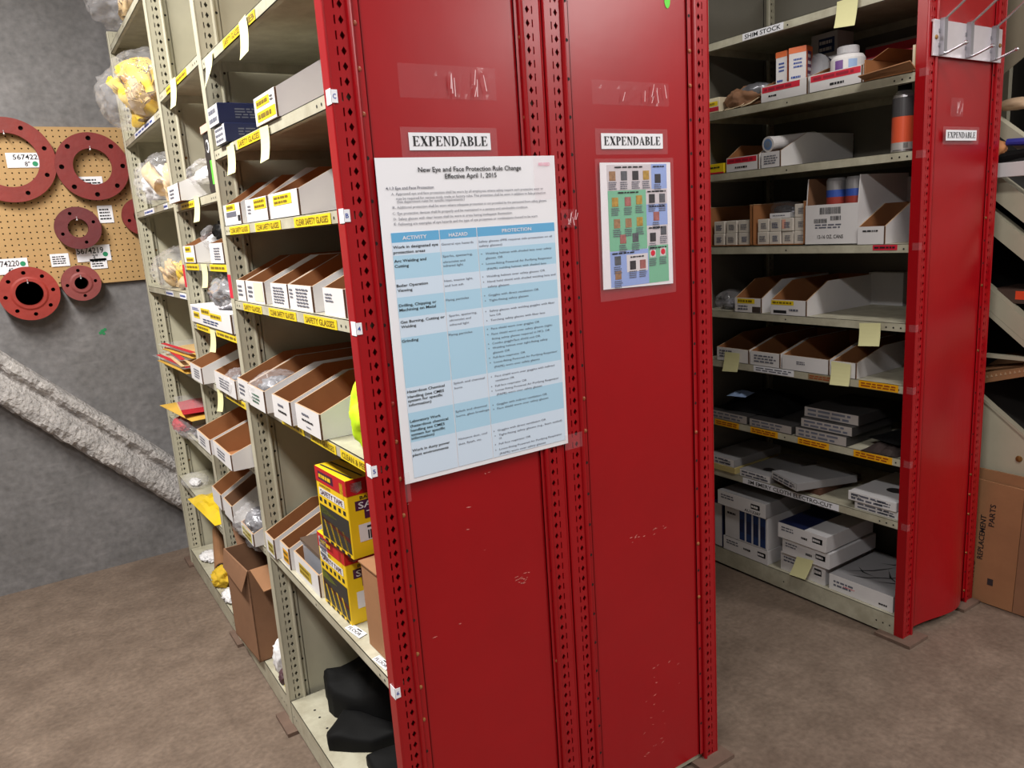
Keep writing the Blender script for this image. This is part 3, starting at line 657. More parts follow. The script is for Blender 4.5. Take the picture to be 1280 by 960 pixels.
    for bu, s, p, q in ((0, 'Safety glasses (PPE requires side protection on all', (0.795, 1.342, 1.482), (0.976, 1.342, 1.482)), (0, 'safety glasses)', (0.796, 1.342, 1.473), (0.850, 1.342, 1.474)), (1, 'Welding helmet with shaded lens over safety', (0.809, 1.342, 1.458), (0.973, 1.342, 1.457)), (0, 'glasses. OR', (0.809, 1.342, 1.448), (0.850, 1.342, 1.449)),
        (1, 'Loose-fitting Powered Air Purifying Respirator', (0.809, 1.342, 1.438), (0.974, 1.342, 1.437)), (0, '(PAPR) welding helmet with shaded lens', (0.810, 1.342, 1.428), (0.957, 1.342, 1.426)), (1, 'Welding helmet over safety glasses OR', (0.808, 1.342, 1.412), (0.953, 1.342, 1.412)), (1, 'Hand held shield with shaded welding lens and', (0.809, 1.342, 1.402), (0.980, 1.342, 1.401)), (0, 'safety glasses', (0.809, 1.342, 1.392), (0.861, 1.342, 1.391)),
        (1, 'Goggles with direct ventilation OR', (0.809, 1.342, 1.374), (0.934, 1.342, 1.374)), (1, 'Tight-fitting safety glasses', (0.810, 1.342, 1.364), (0.907, 1.342, 1.363)), (1, 'Safety glasses with welding goggles with filter', (0.809, 1.342, 1.342), (0.974, 1.342, 1.342)), (0, 'lens OR', (0.809, 1.342, 1.333), (0.836, 1.342, 1.333)), (1, 'Torching safety glasses with filter lens', (0.810, 1.342, 1.323), (0.947, 1.342, 1.323)),
        (1, 'Face shield worn over goggles OR', (0.810, 1.342, 1.305), (0.931, 1.342, 1.306)), (1, 'Face shield worn over safety glasses (tight-', (0.810, 1.342, 1.295), (0.965, 1.342, 1.294)), (0, 'fitting safety glasses required in MC). OR', (0.810, 1.342, 1.285), (0.957, 1.342, 1.284)), (1, 'Combo goggle/face shield unit OR', (0.810, 1.342, 1.275), (0.931, 1.342, 1.275)), (1, 'Welding helmet over tight-fitting safety', (0.810, 1.342, 1.266), (0.950, 1.342, 1.265)), (0, 'glasses OR', (0.810, 1.342, 1.256), (0.852, 1.342, 1.255)),
        (1, 'Full-face respirator OR', (0.810, 1.342, 1.246), (0.890, 1.342, 1.245)), (1, 'Loose-fitting Powered Air Purifying Respirator', (0.811, 1.342, 1.236), (0.974, 1.342, 1.235)), (0, '(PAPR) worn over safety glasses', (0.811, 1.342, 1.226), (0.926, 1.342, 1.225)), (1, 'Face shield worn over goggles with indirect', (0.811, 1.342, 1.206), (0.965, 1.342, 1.206)), (0, 'ventilation OR', (0.811, 1.342, 1.197), (0.858, 1.342, 1.196)),
        (1, 'Full face respirator OR', (0.810, 1.342, 1.186), (0.889, 1.342, 1.185)), (1, 'Loose fitting Powered Air Purifying Respirator', (0.810, 1.342, 1.176), (0.974, 1.342, 1.176)), (0, '(PAPR) worn over safety glasses', (0.812, 1.342, 1.168), (0.928, 1.342, 1.165)), (1, 'Goggles with indirect ventilation OR', (0.810, 1.342, 1.147), (0.940, 1.342, 1.145)), (1, 'Face shield worn over safety glasses', (0.811, 1.342, 1.138), (0.943, 1.342, 1.136)),
        (1, 'Goggles with direct ventilation OR', (0.808, 1.342, 1.092), (0.933, 1.342, 1.088)), (1, 'Tight-fitting safety glasses (e.g., foam sealed)', (0.810, 1.342, 1.082), (0.976, 1.342, 1.077)), (0, 'OR', (0.810, 1.342, 1.072), (0.817, 1.342, 1.072)), (1, 'Full face respirator OR', (0.809, 1.342, 1.062), (0.890, 1.342, 1.059)), (1, 'Loose-fitting Powered Air Purifying Respirator', (0.809, 1.342, 1.052), (0.974, 1.342, 1.045)), (0, '(PAPR) worn over safety glasses', (0.809, 1.342, 1.042), (0.929, 1.342, 1.035))):
        line(k, s, p, q, 0.0042)
        if bu: z = (p[2] + q[2]) / 2; k.face([(p[0] - 0.009 + 0.0012 * math.cos(j * PI/3), yt, z + 0.002 + 0.0012 * math.sin(j * PI/3)) for j in range(6)])
    k.build('protection_text', grey_ink, t)['kind'] = 'stuff'
    for a, b, c, d in ((0.938, 0.990, 1.560, 1.648), (0.980, 1.03, 1.01, 1.045), (0.585, 0.597, 0.99, 1.05)):
        k = M(); k.box((a, y - 0.0018, c), (b, y - 0.0016, d)); k.build('clear_tape', tape_m, t)
    k = M(); k.text('REVISED', (0.952, y - 0.0012, 1.628), US, UV, 0.006, 0.028, True); k.build('stamp', mat('pink_stamp', (236, 150, 178), 0.6), t)
poster()

def chart():
    y = YS - 0.004
    t = thing('colour_chart', 'small printed chart of green, blue and grey fields in a clear sleeve', 'chart', (1.227, y, 1.33))
    k = M(); k.box((1.108, y - 0.0006, 1.329), (1.343, y - 0.0004, 1.641)); k.build('clear_sleeve', tape_m, t)
    k = M(); k.prism([(1.122, y + 0.0004, 1.633), (1.334, y + 0.0004, 1.631), (1.335, y + 0.0004, 1.350), (1.118, y + 0.0004, 1.356)], (0, 0.001, 0)); k.build('sheet', paper, t)
    X0_, X1_, ZT, ZB = 1.141, 1.321, 1.628, 1.358; w, h = X1_ - X0_, ZT - ZB
    cg, cb, ck = mat('chart_green', (104, 184, 148), 0.5), mat('chart_blue', (138, 168, 226), 0.5), mat('chart_grey', (204, 200, 206), 0.5)
    pics = [mat('chart_photo_' + n, c, 0.5, var=0.4, scale=90) for n, c in (('tan', (170, 128, 96)), ('grey', (96, 96, 104)), ('dark', (58, 54, 60)), ('pink', (176, 108, 104)), ('gold', (190, 150, 70)), ('white', (230, 226, 226)))]
    def field(a, b, c, d, m, e=0.0): 
        k = M(); k.box((X0_ + a * w, y - 0.0002 - e, ZT - d * h), (X0_ + b * w, y + 0.0003, ZT - c * h)); k.build('field', m, t)
    field(0, 0.73, 0, 0.205, ck); field(0.73, 1, 0, 0.205, cb); field(0, 0.63, 0.208, 0.70, cg); field(0.63, 1, 0.208, 0.33, ck); field(0.63, 1, 0.333, 0.51, cb)
    field(0.63, 1, 0.513, 0.68, ck); field(0, 0.645, 0.703, 1, cb); field(0.645, 1, 0.683, 1, cg); field(0.27, 0.63, 0.74, 0.885, mat('chart_grey_light', (212, 208, 212), 0.5), 0.0003)
    def head(a, b, c, s):
        k = M(); k.bars((X0_ + a * w, y - 0.0012, ZT - c * h - 0.006), US, UV, (b - a) * w, 0.006, 1, 0, s, 0.97); k.build('heading', ink, t)
    for i, q in enumerate(((0.12, 0.58, 0.01), (0.76, 0.97, 0.01), (0.16, 0.5, 0.215), (0.65, 0.98, 0.215), (0.68, 0.95, 0.34), (0.66, 0.9, 0.52), (0.03, 0.4, 0.71), (0.33, 0.58, 0.75), (0.67, 0.97, 0.69))): head(*q, i)
    P = [(0.08, 0.09, 0), (0.27, 0.09, 1), (0.46, 0.09, 2), (0.64, 0.09, 4), (0.84, 0.12, 2), (0.11, 0.30, 4), (0.32, 0.30, 3), (0.51, 0.29, 4), (0.73, 0.285, 2), (0.91, 0.285, 1), (0.13, 0.475, 0), (0.32, 0.475, 0), (0.51, 0.47, 4), (0.80, 0.435, 3),
         (0.22, 0.605, 3), (0.43, 0.60, 1), (0.73, 0.61, 2), (0.92, 0.56, 1), (0.12, 0.78, 1), (0.12, 0.90, 0), (0.37, 0.83, 2), (0.54, 0.83, 3), (0.72, 0.745, 5), (0.90, 0.74, 5)]
    for i, (a, c, q) in enumerate(P):
        cx, cz = X0_ + a * w, ZT - c * h; k = M(); k.box((cx - 0.009, y - 0.0009, cz - 0.010), (cx + 0.009, y - 0.0003, cz + 0.010)); k.build('picture', pics[q], t)
        k = M(); k.bars((cx - 0.012, y - 0.0012, cz - 0.030), US, UV, 0.024, 0.018, 4, 0, i); k.build('caption', grey_ink, t)
        if q == 5: k = M(); k.lathe([(0.007, 0), (0.006, 0.0004)], (cx, y - 0.0012, cz), 12, axis=(0, -1, 0)); k.build('red_blot', redtag, t)
chart()

def tape_scraps(label, x0, x1, z0, z1, y, seed):
    """left-over strips of clear tape, some lifted and creased"""
    r = random.Random(seed); t = thing('tape_remnant', label, 'tape', ((x0 + x1) / 2, y, z0))
    k = M(); n = 26; m_ = 6; w = x1 - x0; h = z1 - z0
    def d(i, j): return -0.0006 - max(0, noise.noise(Vector((i * 0.9 + seed, j * 0.7, 3)))) * 0.006 * (1 if 8 < i < 24 else 0.2)
    for i in range(n):
        for j in range(m_):
            k.face([(x0 + w * a / n, y + d(a, b), z0 + h * b / m_) for a, b in ((i, j), (i + 1, j), (i + 1, j + 1), (i, j + 1))])
    k.build('strip', tape_m, t)
    k = M()
    for _ in range(7):
        a = x0 + w * r.uniform(0.35, 0.98); b = z0 + h * r.uniform(0.05, 0.5); l = h * r.uniform(0.3, 0.6); q = r.uniform(-0.008, 0.008)
        k.face([(a, y - 0.006, b), (a + 0.002, y - 0.006, b), (a + q + 0.0015, y - 0.007, b + l), (a + q, y - 0.007, b + l)])
    k.build('crease', mat('tape_crease_%d' % seed, (232, 190, 196), 0.25), t)
tape_scraps('strip of crinkled clear tape left on the left red panel near the top', (0.657, 1.342, 1.791)[0], (0.867, 1.342, 1.800)[0], 1.755, 1.815, YS, 3)
tape_scraps('strip of clear tape left on the middle red panel near the top', (1.111, 1.342, 1.795)[0], (1.337, 1.342, 1.804)[0], 1.755, 1.805, YS, 5)
tape_scraps('small patch of clear tape left on the far right red panel', 2.54, 2.615, 1.755, 1.81, YS - 0.008, 8)
tape_scraps('crinkled bit of clear tape on the seam right of the large poster', 1.004, 1.040, 1.499, 1.537, YF - 0.006, 13)

# ------------------------------------------------------------ builders for what stands on the shelves
def bin_mesh(w, d, hf, hb, sl=0.10, front=None, rev=None, side=None):
    """open-fronted cardboard shelf bin, local: front at x=0 looking to -X, y across, z up; side walls rise from hf to hb over sl"""
    k = M(); t = 0.004; W = w / 2
    k.box((t, -W + t, 0), (d - t, W - t, 0.003), 1)
    k.box((0, -W + t, 0), (t, W, hf), 0, [0, 3, 0, 1, 0, 0])                       # front wall
    k.box((-0.0004, -W + 0.001, 0.001), (0.003, -W + t, hf - 0.001), 2)             # raw corner edge on the near side
    for s in (-1, 1):
        y0 = -W if s < 0 else W - t
        pts = [(0.003 if s < 0 else t, 0), (d, 0), (d, hb), (sl, hb), (0.003 if s < 0 else t, hf)]
        for y, m_ in ((y0, 0 if s < 0 else 1), (y0 + t, 1 if s < 0 else 0)):
            k.face([(x, y, z) for x, z in pts], m_)
        for a in range(5):
            b = (a + 1) % 5
            k.face([(pts[a][0], y0, pts[a][1]), (pts[b][0], y0, pts[b][1]), (pts[b][0], y0 + t, pts[b][1]), (pts[a][0], y0 + t, pts[a][1])], 3)
    k.box((d - t, -W, 0), (d, W, hb), 1)
    return k
BM = [white, kraft, edge, pale_edge]
def face_frame(f, d, w, h):
    """origin, reading direction, up direction, width and height of a face of a crate (local)"""
    if f == 'F': return Vector((-0.0006, w / 2, 0)), UF, UV, w, h
    if f == 'S': return Vector((0, -w / 2 - 0.0006, 0)), US, UV, d, h
    return Vector((0, w / 2, h + 0.0006)), UF, US, w, d                            # top, read from the front
def decal(parent, name, frame, r, m=None, text=None, bars=0, im=None, bold=True, shape=None, seed=0):
    """printed field on a face; r = (left, right, bottom, top) in fractions"""
    O, u, v, W, H = frame; n = u.cross(v); a, b, c, d = r; k = M(); P = lambda x, y, e=0: O + u * (x * W) + v * (y * H) + n * e
    if m is not None:
        q = [P(a, c), P(b, c), P(b, d), P(a, d)] if shape is None else [P(a + (b - a) * x, c + (d - c) * y) for x, y in shape]
        k.face(q, 0)
    e = 0.0006
    if text:
        rows = text.split('\n')
        for i, s in enumerate(rows):
            hh = (d - c) / len(rows); z0 = d - (i + 1) * hh + 0.18 * hh
            k.text(s, P(a + 0.06 * (b - a), z0, e), u, v, 0.64 * hh * H, 0.88 * (b - a) * W, bold, 1 if m is not None else 0)
    if bars: k.bars(P(a + 0.06 * (b - a), c + 0.06 * (d - c), e), u, v, 0.88 * (b - a) * W, 0.88 * (d - c) * H, bars, 1 if m is not None else 0, seed)
    return k.build(name, ([m] if m is not None else []) + [im or ink], parent, local=True)
def shelf_bin(label, x, y0, y1, z, hf=0.054, hb=0.114, d=0.42, sl=0.10, prints=(), group='open white shelf bins', rz=0.0, mats=None):
    w = abs(y1 - y0)
    t = thing('shelf_bin', label, 'bin', (x, (y0 + y1) / 2, z + 0.0006), rz, group)
    bin_mesh(w, d, hf, hb, sl).build('bin_body', mats or BM, t, local=True)
    for i, p in enumerate(prints): decal(t, p[0], face_frame('F', d, w, hf), *p[1:], seed=i + int(y0 * 100))
    return t
def crate(name, label, cat, x, y0, y1, z, h, d, m, prints=(), rz=0.0, group=None, mm=None, top=None, part='box'):
    """closed box: front at x looking to -X; prints = (name, face, rect, material, text, bars, ink)"""
    w = abs(y1 - y0); t = thing(name, label, cat, (x, (y0 + y1) / 2, z + 0.0006), rz, group)
    me = bpy.data.meshes.new(part); b = bmesh.new(); bmesh.ops.create_cube(b, size=1)
    for v in b.verts: v.co = ((v.co.x + 0.5) * d, v.co.y * w, (v.co.z + 0.5) * h)
    bmesh.ops.bevel(b, geom=b.edges[:], offset=min(0.0015, 0.03 * min(w, h, d)), segments=1, affect='EDGES')
    b.to_mesh(me); b.free(); me.materials.append(m)
    o = bpy.data.objects.new(part, me); C.objects.link(o); o.parent = t
    for i, p in enumerate(prints): decal(t, p[0], face_frame(p[1], d, w, h), *p[2:], seed=i + int(y0 * 100))
    return t
def blob(name, c, size, m, parent=None, seed=0, amp=0.25, freq=2.2, sharp=0.5, z0=None, sub=4, tilt=0.0, clampx=None):
    """crumpled lump: displaced sphere flattened on its support; c is the middle of its base"""
    b = bmesh.new(); bmesh.ops.create_icosphere(b, subdivisions=sub, radius=1)
    so = Vector((seed * 3.7, seed * 1.3, seed * 2.1))
    for v in b.verts:
        p = v.co.normalized(); e = 0
        f = freq; a_ = amp
        for _ in range(5 if sub > 4 else 3):
            q = noise.noise(p * f + so)
            e += a_ * (sharp * (0.5 - abs(q) * 2) + (1 - sharp) * q * 1.6); f *= 2.1; a_ *= 0.55
        p = p * (1 + e)
        z = (p.z + 0.75) * 0.57
        v.co = (p.x, p.y, max(0.0, z))
    mx = [max(abs(v.co.x) for v in b.verts), max(abs(v.co.y) for v in b.verts), max(v.co.z for v in b.verts)]
    for v in b.verts: v.co = (v.co.x / mx[0] * size[0] / 2, v.co.y / mx[1] * size[1] / 2, v.co.z / mx[2] * size[2])
    me = bpy.data.meshes.new(name); b.to_mesh(me); b.free(); me.materials.append(m)
    me.polygons.foreach_set('use_smooth', [True] * len(me.polygons))
    o = bpy.data.objects.new(name, me); C.objects.link(o)
    if parent is not None: o.parent = parent; o.location = Vector(c) - parent.location
    else: o.location = c
    return o
glove_y = mat('yellow_cloth', (226, 186, 44), 0.8, var=0.25, scale=14)
glove_p = mat('pale_cloth', (222, 190, 140), 0.8, var=0.2, scale=16)
ochre = mat('ochre_envelope', (214, 170, 70), 0.7, var=0.15, scale=10)
redcl = mat('red_cloth', (190, 30, 46), 0.7, var=0.2, scale=10)
wht = mat('white_cloth', (236, 234, 236), 0.8, var=0.08, scale=10)
silver = mat('silver_goods', (150, 150, 158), 0.3, metal=0.5, var=0.4, scale=30)
def glove(t, c, size, m, r, bc, bs):
    """limp work glove: flattened palm, four fingers and a thumb, turned about at random"""
    k = M(); L = size
    k.tube([(0, 0, -0.45 * L), (0, 0, -0.2 * L), (0, 0, 0.05 * L), (0.01 * L, 0, 0.2 * L)], [0.24 * L, 0.22 * L, 0.26 * L, 0.2 * L], 10)
    for i, (y, l) in enumerate(((-0.15, 0.34), (-0.05, 0.42), (0.05, 0.40), (0.15, 0.3))):
        b = r.uniform(-0.25, 0.25)
        k.tube([(0.01 * L, y * L, 0.14 * L), (0.01 * L + b * 0.3 * l * L, y * 1.15 * L, (0.14 + 0.6 * l) * L), (b * l * L, y * 1.3 * L, (0.14 + l) * L)], [0.078 * L, 0.074 * L, 0.05 * L], 8)
    k.tube([(0, -0.16 * L, -0.1 * L), (0.03 * L, -0.3 * L, 0.06 * L), (0.04 * L, -0.34 * L, 0.2 * L)], [0.07 * L, 0.065 * L, 0.04 * L], 7)
    from mathutils import Euler
    R = Euler((r.uniform(-0.9, 0.9), r.uniform(-0.6, 0.6) - 0.3, r.uniform(-0.8, 0.8))).to_matrix()
    k.v = [tuple(R @ Vector((x * 0.6, y, z)) + Vector(c)) for x, y, z in k.v]
    lim = lambda x, a, b: min(b, max(a, x))
    def inside(p):
        a = Vector(((p[0] - bc[0]) / bs[0] * 2, (p[1] - bc[1]) / bs[1] * 2, ((p[2] - bc[2]) / bs[2] - 0.43) / 0.57)); n = a.length
        if n > 0.84: a *= 0.84 / n
        return (bc[0] + a.x * bs[0] / 2, bc[1] + a.y * bs[1] / 2, bc[2] + (a.z * 0.57 + 0.43) * bs[2])
    k.v = [inside(p) for p in k.v]
    k.v = [(lim(x, bc[0] - bs[0] * 0.42, bc[0] + bs[0] * 0.42), lim(y, bc[1] - bs[1] * 0.43, bc[1] + bs[1] * 0.43), lim(z, bc[2] + 0.004, bc[2] + bs[2] * 0.88)) for x, y, z in k.v]
    o = k.build('glove', m, t, smooth=True); return o
def bag(label, c, size, fills, seed, cat='plastic bag', name='plastic_bag', group=None, amp=0.2, film_=None):
    """clear bag with its goods: fills = (part name, offset, size, material)"""
    t = thing(name, label, cat, (c[0], c[1], c[2] + 0.001), 0, group)
    blob('film', t.location, size, film_ or film_m, t, seed, amp, 2.0, 0.6, sub=5)
    for i, (n, o, s, m) in enumerate(fills):
        if n == 'gloves':
            r = random.Random(seed * 7 + i); N = max(3, int(s[1] / 0.05))
            for j in range(N):
                f = (j + 0.5) / N - 0.5
                glove(t, t.location + Vector((o[0] + r.uniform(-0.3, 0.3) * s[0], o[1] + f * s[1], o[2] + r.uniform(0.12, 0.62) * s[2])), max(s[2], 0.14), m, r, t.location, size)
        else: blob(n, t.location + Vector(o), s, m, t, seed + 11 + i, 0.4, 2.6, 0.5, sub=4)
    return t
def paper_note(label, c4, m=None, thick=0.0006, curl=0.012):
    """note stuck to a shelf lip by its top edge; c4 = top-left, top-right, bottom-right, bottom-left"""
    a, b, c, d = [Vector(p) for p in c4]; k = M(); n = 6
    for i in range(n):
        f0, f1 = i / n, (i + 1) / n
        o0, o1 = Vector((-curl * f0 * f0, 0, 0)), Vector((-curl * f1 * f1, 0, 0))
        k.face([a.lerp(d, f0) + o0, b.lerp(c, f0) + o0, b.lerp(c, f1) + o1, a.lerp(d, f1) + o1])
    return tag(k.build('paper_note', m or note), label, 'note', 'yellow paper notes stuck on the shelf edges')

# ------------------------------------------------------------ first bay of the left row
yl = ('yellow_label', (0.12, 0.88, 0.55, 0.9), yellow, None, 1, olive)
def pr(n=3, a=0.1, b=0.7, c=0.15, d=0.85, im=None): return ('front_print', (a, b, c, d), None, None, n, im or grey_ink)
# upper shelf
crate('part_box', 'navy blue box lying under another navy box on the upper left shelf', 'box', 0.514, 2.055, 2.16, 1.762, 0.046, 0.17, navy, (('white_end', 'F', (0.02, 0.98, 0.03, 0.97), white, None, 3, grey_ink), ('side_print', 'S', (0.15, 0.85, 0.3, 0.8), None, None, 3, grey_ink)), group='navy boxes on the upper shelf')
crate('part_box', 'navy blue box on top of the other navy box on the upper left shelf', 'box', 0.508, 2.075, 2.18, 1.809, 0.050, 0.17, navy, (('white_end', 'F', (0.02, 0.98, 0.03, 0.97), white, None, 2, grey_ink), ('side_print', 'S', (0.2, 0.9, 0.2, 0.8), None, None, 4, grey_ink)), group='navy boxes on the upper shelf')
shelf_bin('white bin with two yellow labels beside the navy boxes', 0.519, 1.638, 1.796, 1.762, 0.058, 0.13, 0.43, 0.13,
          (('yellow_label', (0.1, 0.72, 0.6, 0.88), yellow, None, 1, olive), ('yellow_label', (0.1, 0.95, 0.1, 0.45), yellow, None, 1, olive), ('mark', (0.75, 0.92, 0.6, 0.85), None, None, 2, ink)))
# second shelf, gloves
shelf_bin('narrow white bin with yellow label and grey picture, first on its shelf', 0.527, 2.062, 2.236, 1.561, prints=(('yellow_label', (0.18, 0.72, 0.68, 0.98), yellow, None, 1, olive), ('picture_print', (0.15, 0.75, 0.38, 0.62), grey_ink), ('dark_mark', (0.82, 0.96, 0.15, 0.42), ink)))
shelf_bin('white bin with a corner yellow label, middle of three on its shelf', 0.527, 1.818, 2.006, 1.561, prints=(('yellow_label', (0.4, 0.95, 0.5, 0.95), yellow, None, 2, olive), ('front_print', (0.08, 0.28, 0.3, 0.8), None, None, 3, grey_ink)))
shelf_bin('widest white bin on the safety glasses shelf, next to the red upright', 0.527, 1.594, 1.800, 1.561, prints=(('yellow_label', (0.15, 0.78, 0.5, 0.9), yellow, None, 2, olive),), sl=0.125)
crate('part_box', 'pink-red box lying in the widest bin of the safety glasses shelf', 'box', 0.70, 1.64, 1.76, 1.61, 0.05, 0.10, mat('pink_box', (190, 78, 86), 0.6), (('front_print', 'F', (0.1, 0.9, 0.2, 0.8), None, None, 2, ink),))
crate('part_box', 'black box lying deep in the widest bin beside the pink-red box', 'box', 0.82, 1.62, 1.76, 1.62, 0.06, 0.10, blackcard)
# third shelf
for i, (a, b, lb, p) in enumerate(((2.135, 2.226, 'thin white bin at the far end of the fourth shelf, beside the red tag', (pr(3),)),
        (1.957, 2.128, 'white bin with a cream slip on its front on the fourth shelf', (pr(3, 0.1, 0.4), ('cream_slip', (0.45, 0.92, 0.1, 0.95), mat('cream_slip', (226, 220, 188), 0.6)))),
        (1.762, 1.896, 'white bin with a lined label, in the middle of the fourth shelf', (pr(6, 0.1, 0.9, 0.08, 0.92),)),
        (1.594, 1.756, 'white bin with a lined label touching the middle bin of the fourth shelf', (pr(6, 0.3, 0.95, 0.08, 0.95), ('small_print', (0.04, 0.22, 0.4, 0.9), None, None, 3, grey_ink))),
        (1.408, 1.526, 'white bin half hidden by the red upright on the fourth shelf', (pr(3, 0.08, 0.5, 0.45, 0.85),)))):
    shelf_bin(lb, 0.532, a, b, 1.357, 0.056, prints=p, sl=0.13)
# fourth shelf
for i, (x, a, b, lb, p) in enumerate(((0.500, 2.118, 2.235, 'white bin under a clear bag edge, at the far end of the hi-vis shelf', (pr(3),)),
        (0.496, 1.952, 2.106, 'white bin filled with a clear bag of silver parts on the hi-vis shelf', (('green_print', (0.2, 0.75, 0.2, 0.75), None, None, 3, mat('green_print', (64, 104, 84), 0.6)),)),
        (0.504, 1.765, 1.908, 'empty white bin with a dark clip inside on the hi-vis shelf', (('front_print', (0.3, 0.72, 0.55, 0.78), None, None, 1, grey_ink), ('front_print', (0.28, 0.82, 0.3, 0.5), None, None, 1, ink))),
        (0.513, 1.584, 1.752, 'widest empty white bin on the hi-vis shelf, beside the yellow-green garment', (('front_print', (0.25, 0.6, 0.6, 0.8), None, None, 1, grey_ink), ('front_print', (0.22, 0.8, 0.38, 0.55), None, None, 1, ink), ('front_print', (0.4, 0.65, 0.18, 0.28), None, None, 1, grey_ink))))):
    shelf_bin(lb, x, a, b, 1.081, 0.058, prints=p, sl=0.14)
bag('clear bag of silver parts heaped in a bin on the hi-vis shelf', (0.56, 2.06, 1.086), (0.15, 0.20, 0.088), (('goods', (0, 0.0, 0.006), (0.10, 0.13, 0.066), silver),), 3)
blob_c = thing('dark_clip', 'small dark clip lying at the front of an empty white bin', 'clip', (0.545, 1.785, 1.086)); k = M(); k.lathe([(0.006, 0), (0.011, 0.012), (0.010, 0.03), (0.004, 0.045)], blob_c.location, 12); k.build('clip_body', blackcard, blob_c); k = M(); k.tube([blob_c.location + Vector((-0.01, 0, 0.03)), blob_c.location + Vector((-0.014, 0.005, 0.05)), blob_c.location + Vector((0.0, 0.008, 0.055))], 0.003, 6); k.build('clip_wire', steel, blob_c)
hv = mat('hi_vis_cloth', (206, 246, 22), 0.75, var=0.15, scale=12)
t = blob('hi_vis_vest', (0.595, 1.452, 1.083), (0.12, 0.145, 0.155), hv, None, 5, 0.2, 2.4, 0.4); tag(t, 'yellow-green hi-vis garment stuffed beside the red upright', 'garment')
# fifth shelf
shelf_bin('white bin with a dull yellow label, leftmost of three by the safety tape boxes', 0.518, 2.150, 2.238, 0.605, 0.060, 0.13, 0.26, prints=(('yellow_label', (0.25, 0.9, 0.15, 0.7), mat('dull_yellow_label', (176, 164, 92), 0.6), None, 2, olive),), sl=0.15)
shelf_bin('white bin with an orange-yellow label, in the middle of three by the safety tape boxes', 0.530, 2.045, 2.128, 0.605, 0.064, 0.13, 0.26, prints=(('yellow_label', (0.3, 0.9, 0.2, 0.8), amber, None, 2, olive),), sl=0.15)
shelf_bin('widest white bin holding a clear plastic box, beside the safety tape boxes', 0.539, 1.825, 2.030, 0.605, 0.062, 0.13, prints=(('yellow_label', (0.2, 0.68, 0.2, 0.7), mat('mustard_label', (186, 160, 40), 0.6), None, 2, olive),), sl=0.15)
t = thing('clear_box', 'clear plastic box with a dark lid standing in the widest bin of the lower shelf', 'box', (0.60, 1.935, 0.61)); k = M(); k.box((0.56, 1.845, 0.611), (0.66, 2.005, 0.70)); k.build('tub', jar_m, t); k = M(); k.box((0.57, 1.86, 0.612), (0.65, 1.99, 0.67)); k.build('blue_goods', mat('slate_goods', (70, 78, 98), 0.5, var=0.3, scale=30), t); k = M(); k.box((0.556, 1.84, 0.70), (0.664, 2.01, 0.708)); k.build('lid', mat('smoke_lid', (92, 76, 66), 0.35), t)
crate('part_box', 'black box at the back of the lower shelf behind the white bins', 'box', 0.80, 2.04, 2.16, 0.605, 0.20, 0.14, blackcard, (('white_label', 'F', (0.4, 0.7, 0.3, 0.6), white),))
saf_y = mat('safety_yellow', (236, 196, 24), 0.45, var=0.05, scale=8); saf_r = mat('safety_red', (186, 26, 32), 0.45); pur = mat('dark_purple', (74, 30, 62), 0.5)
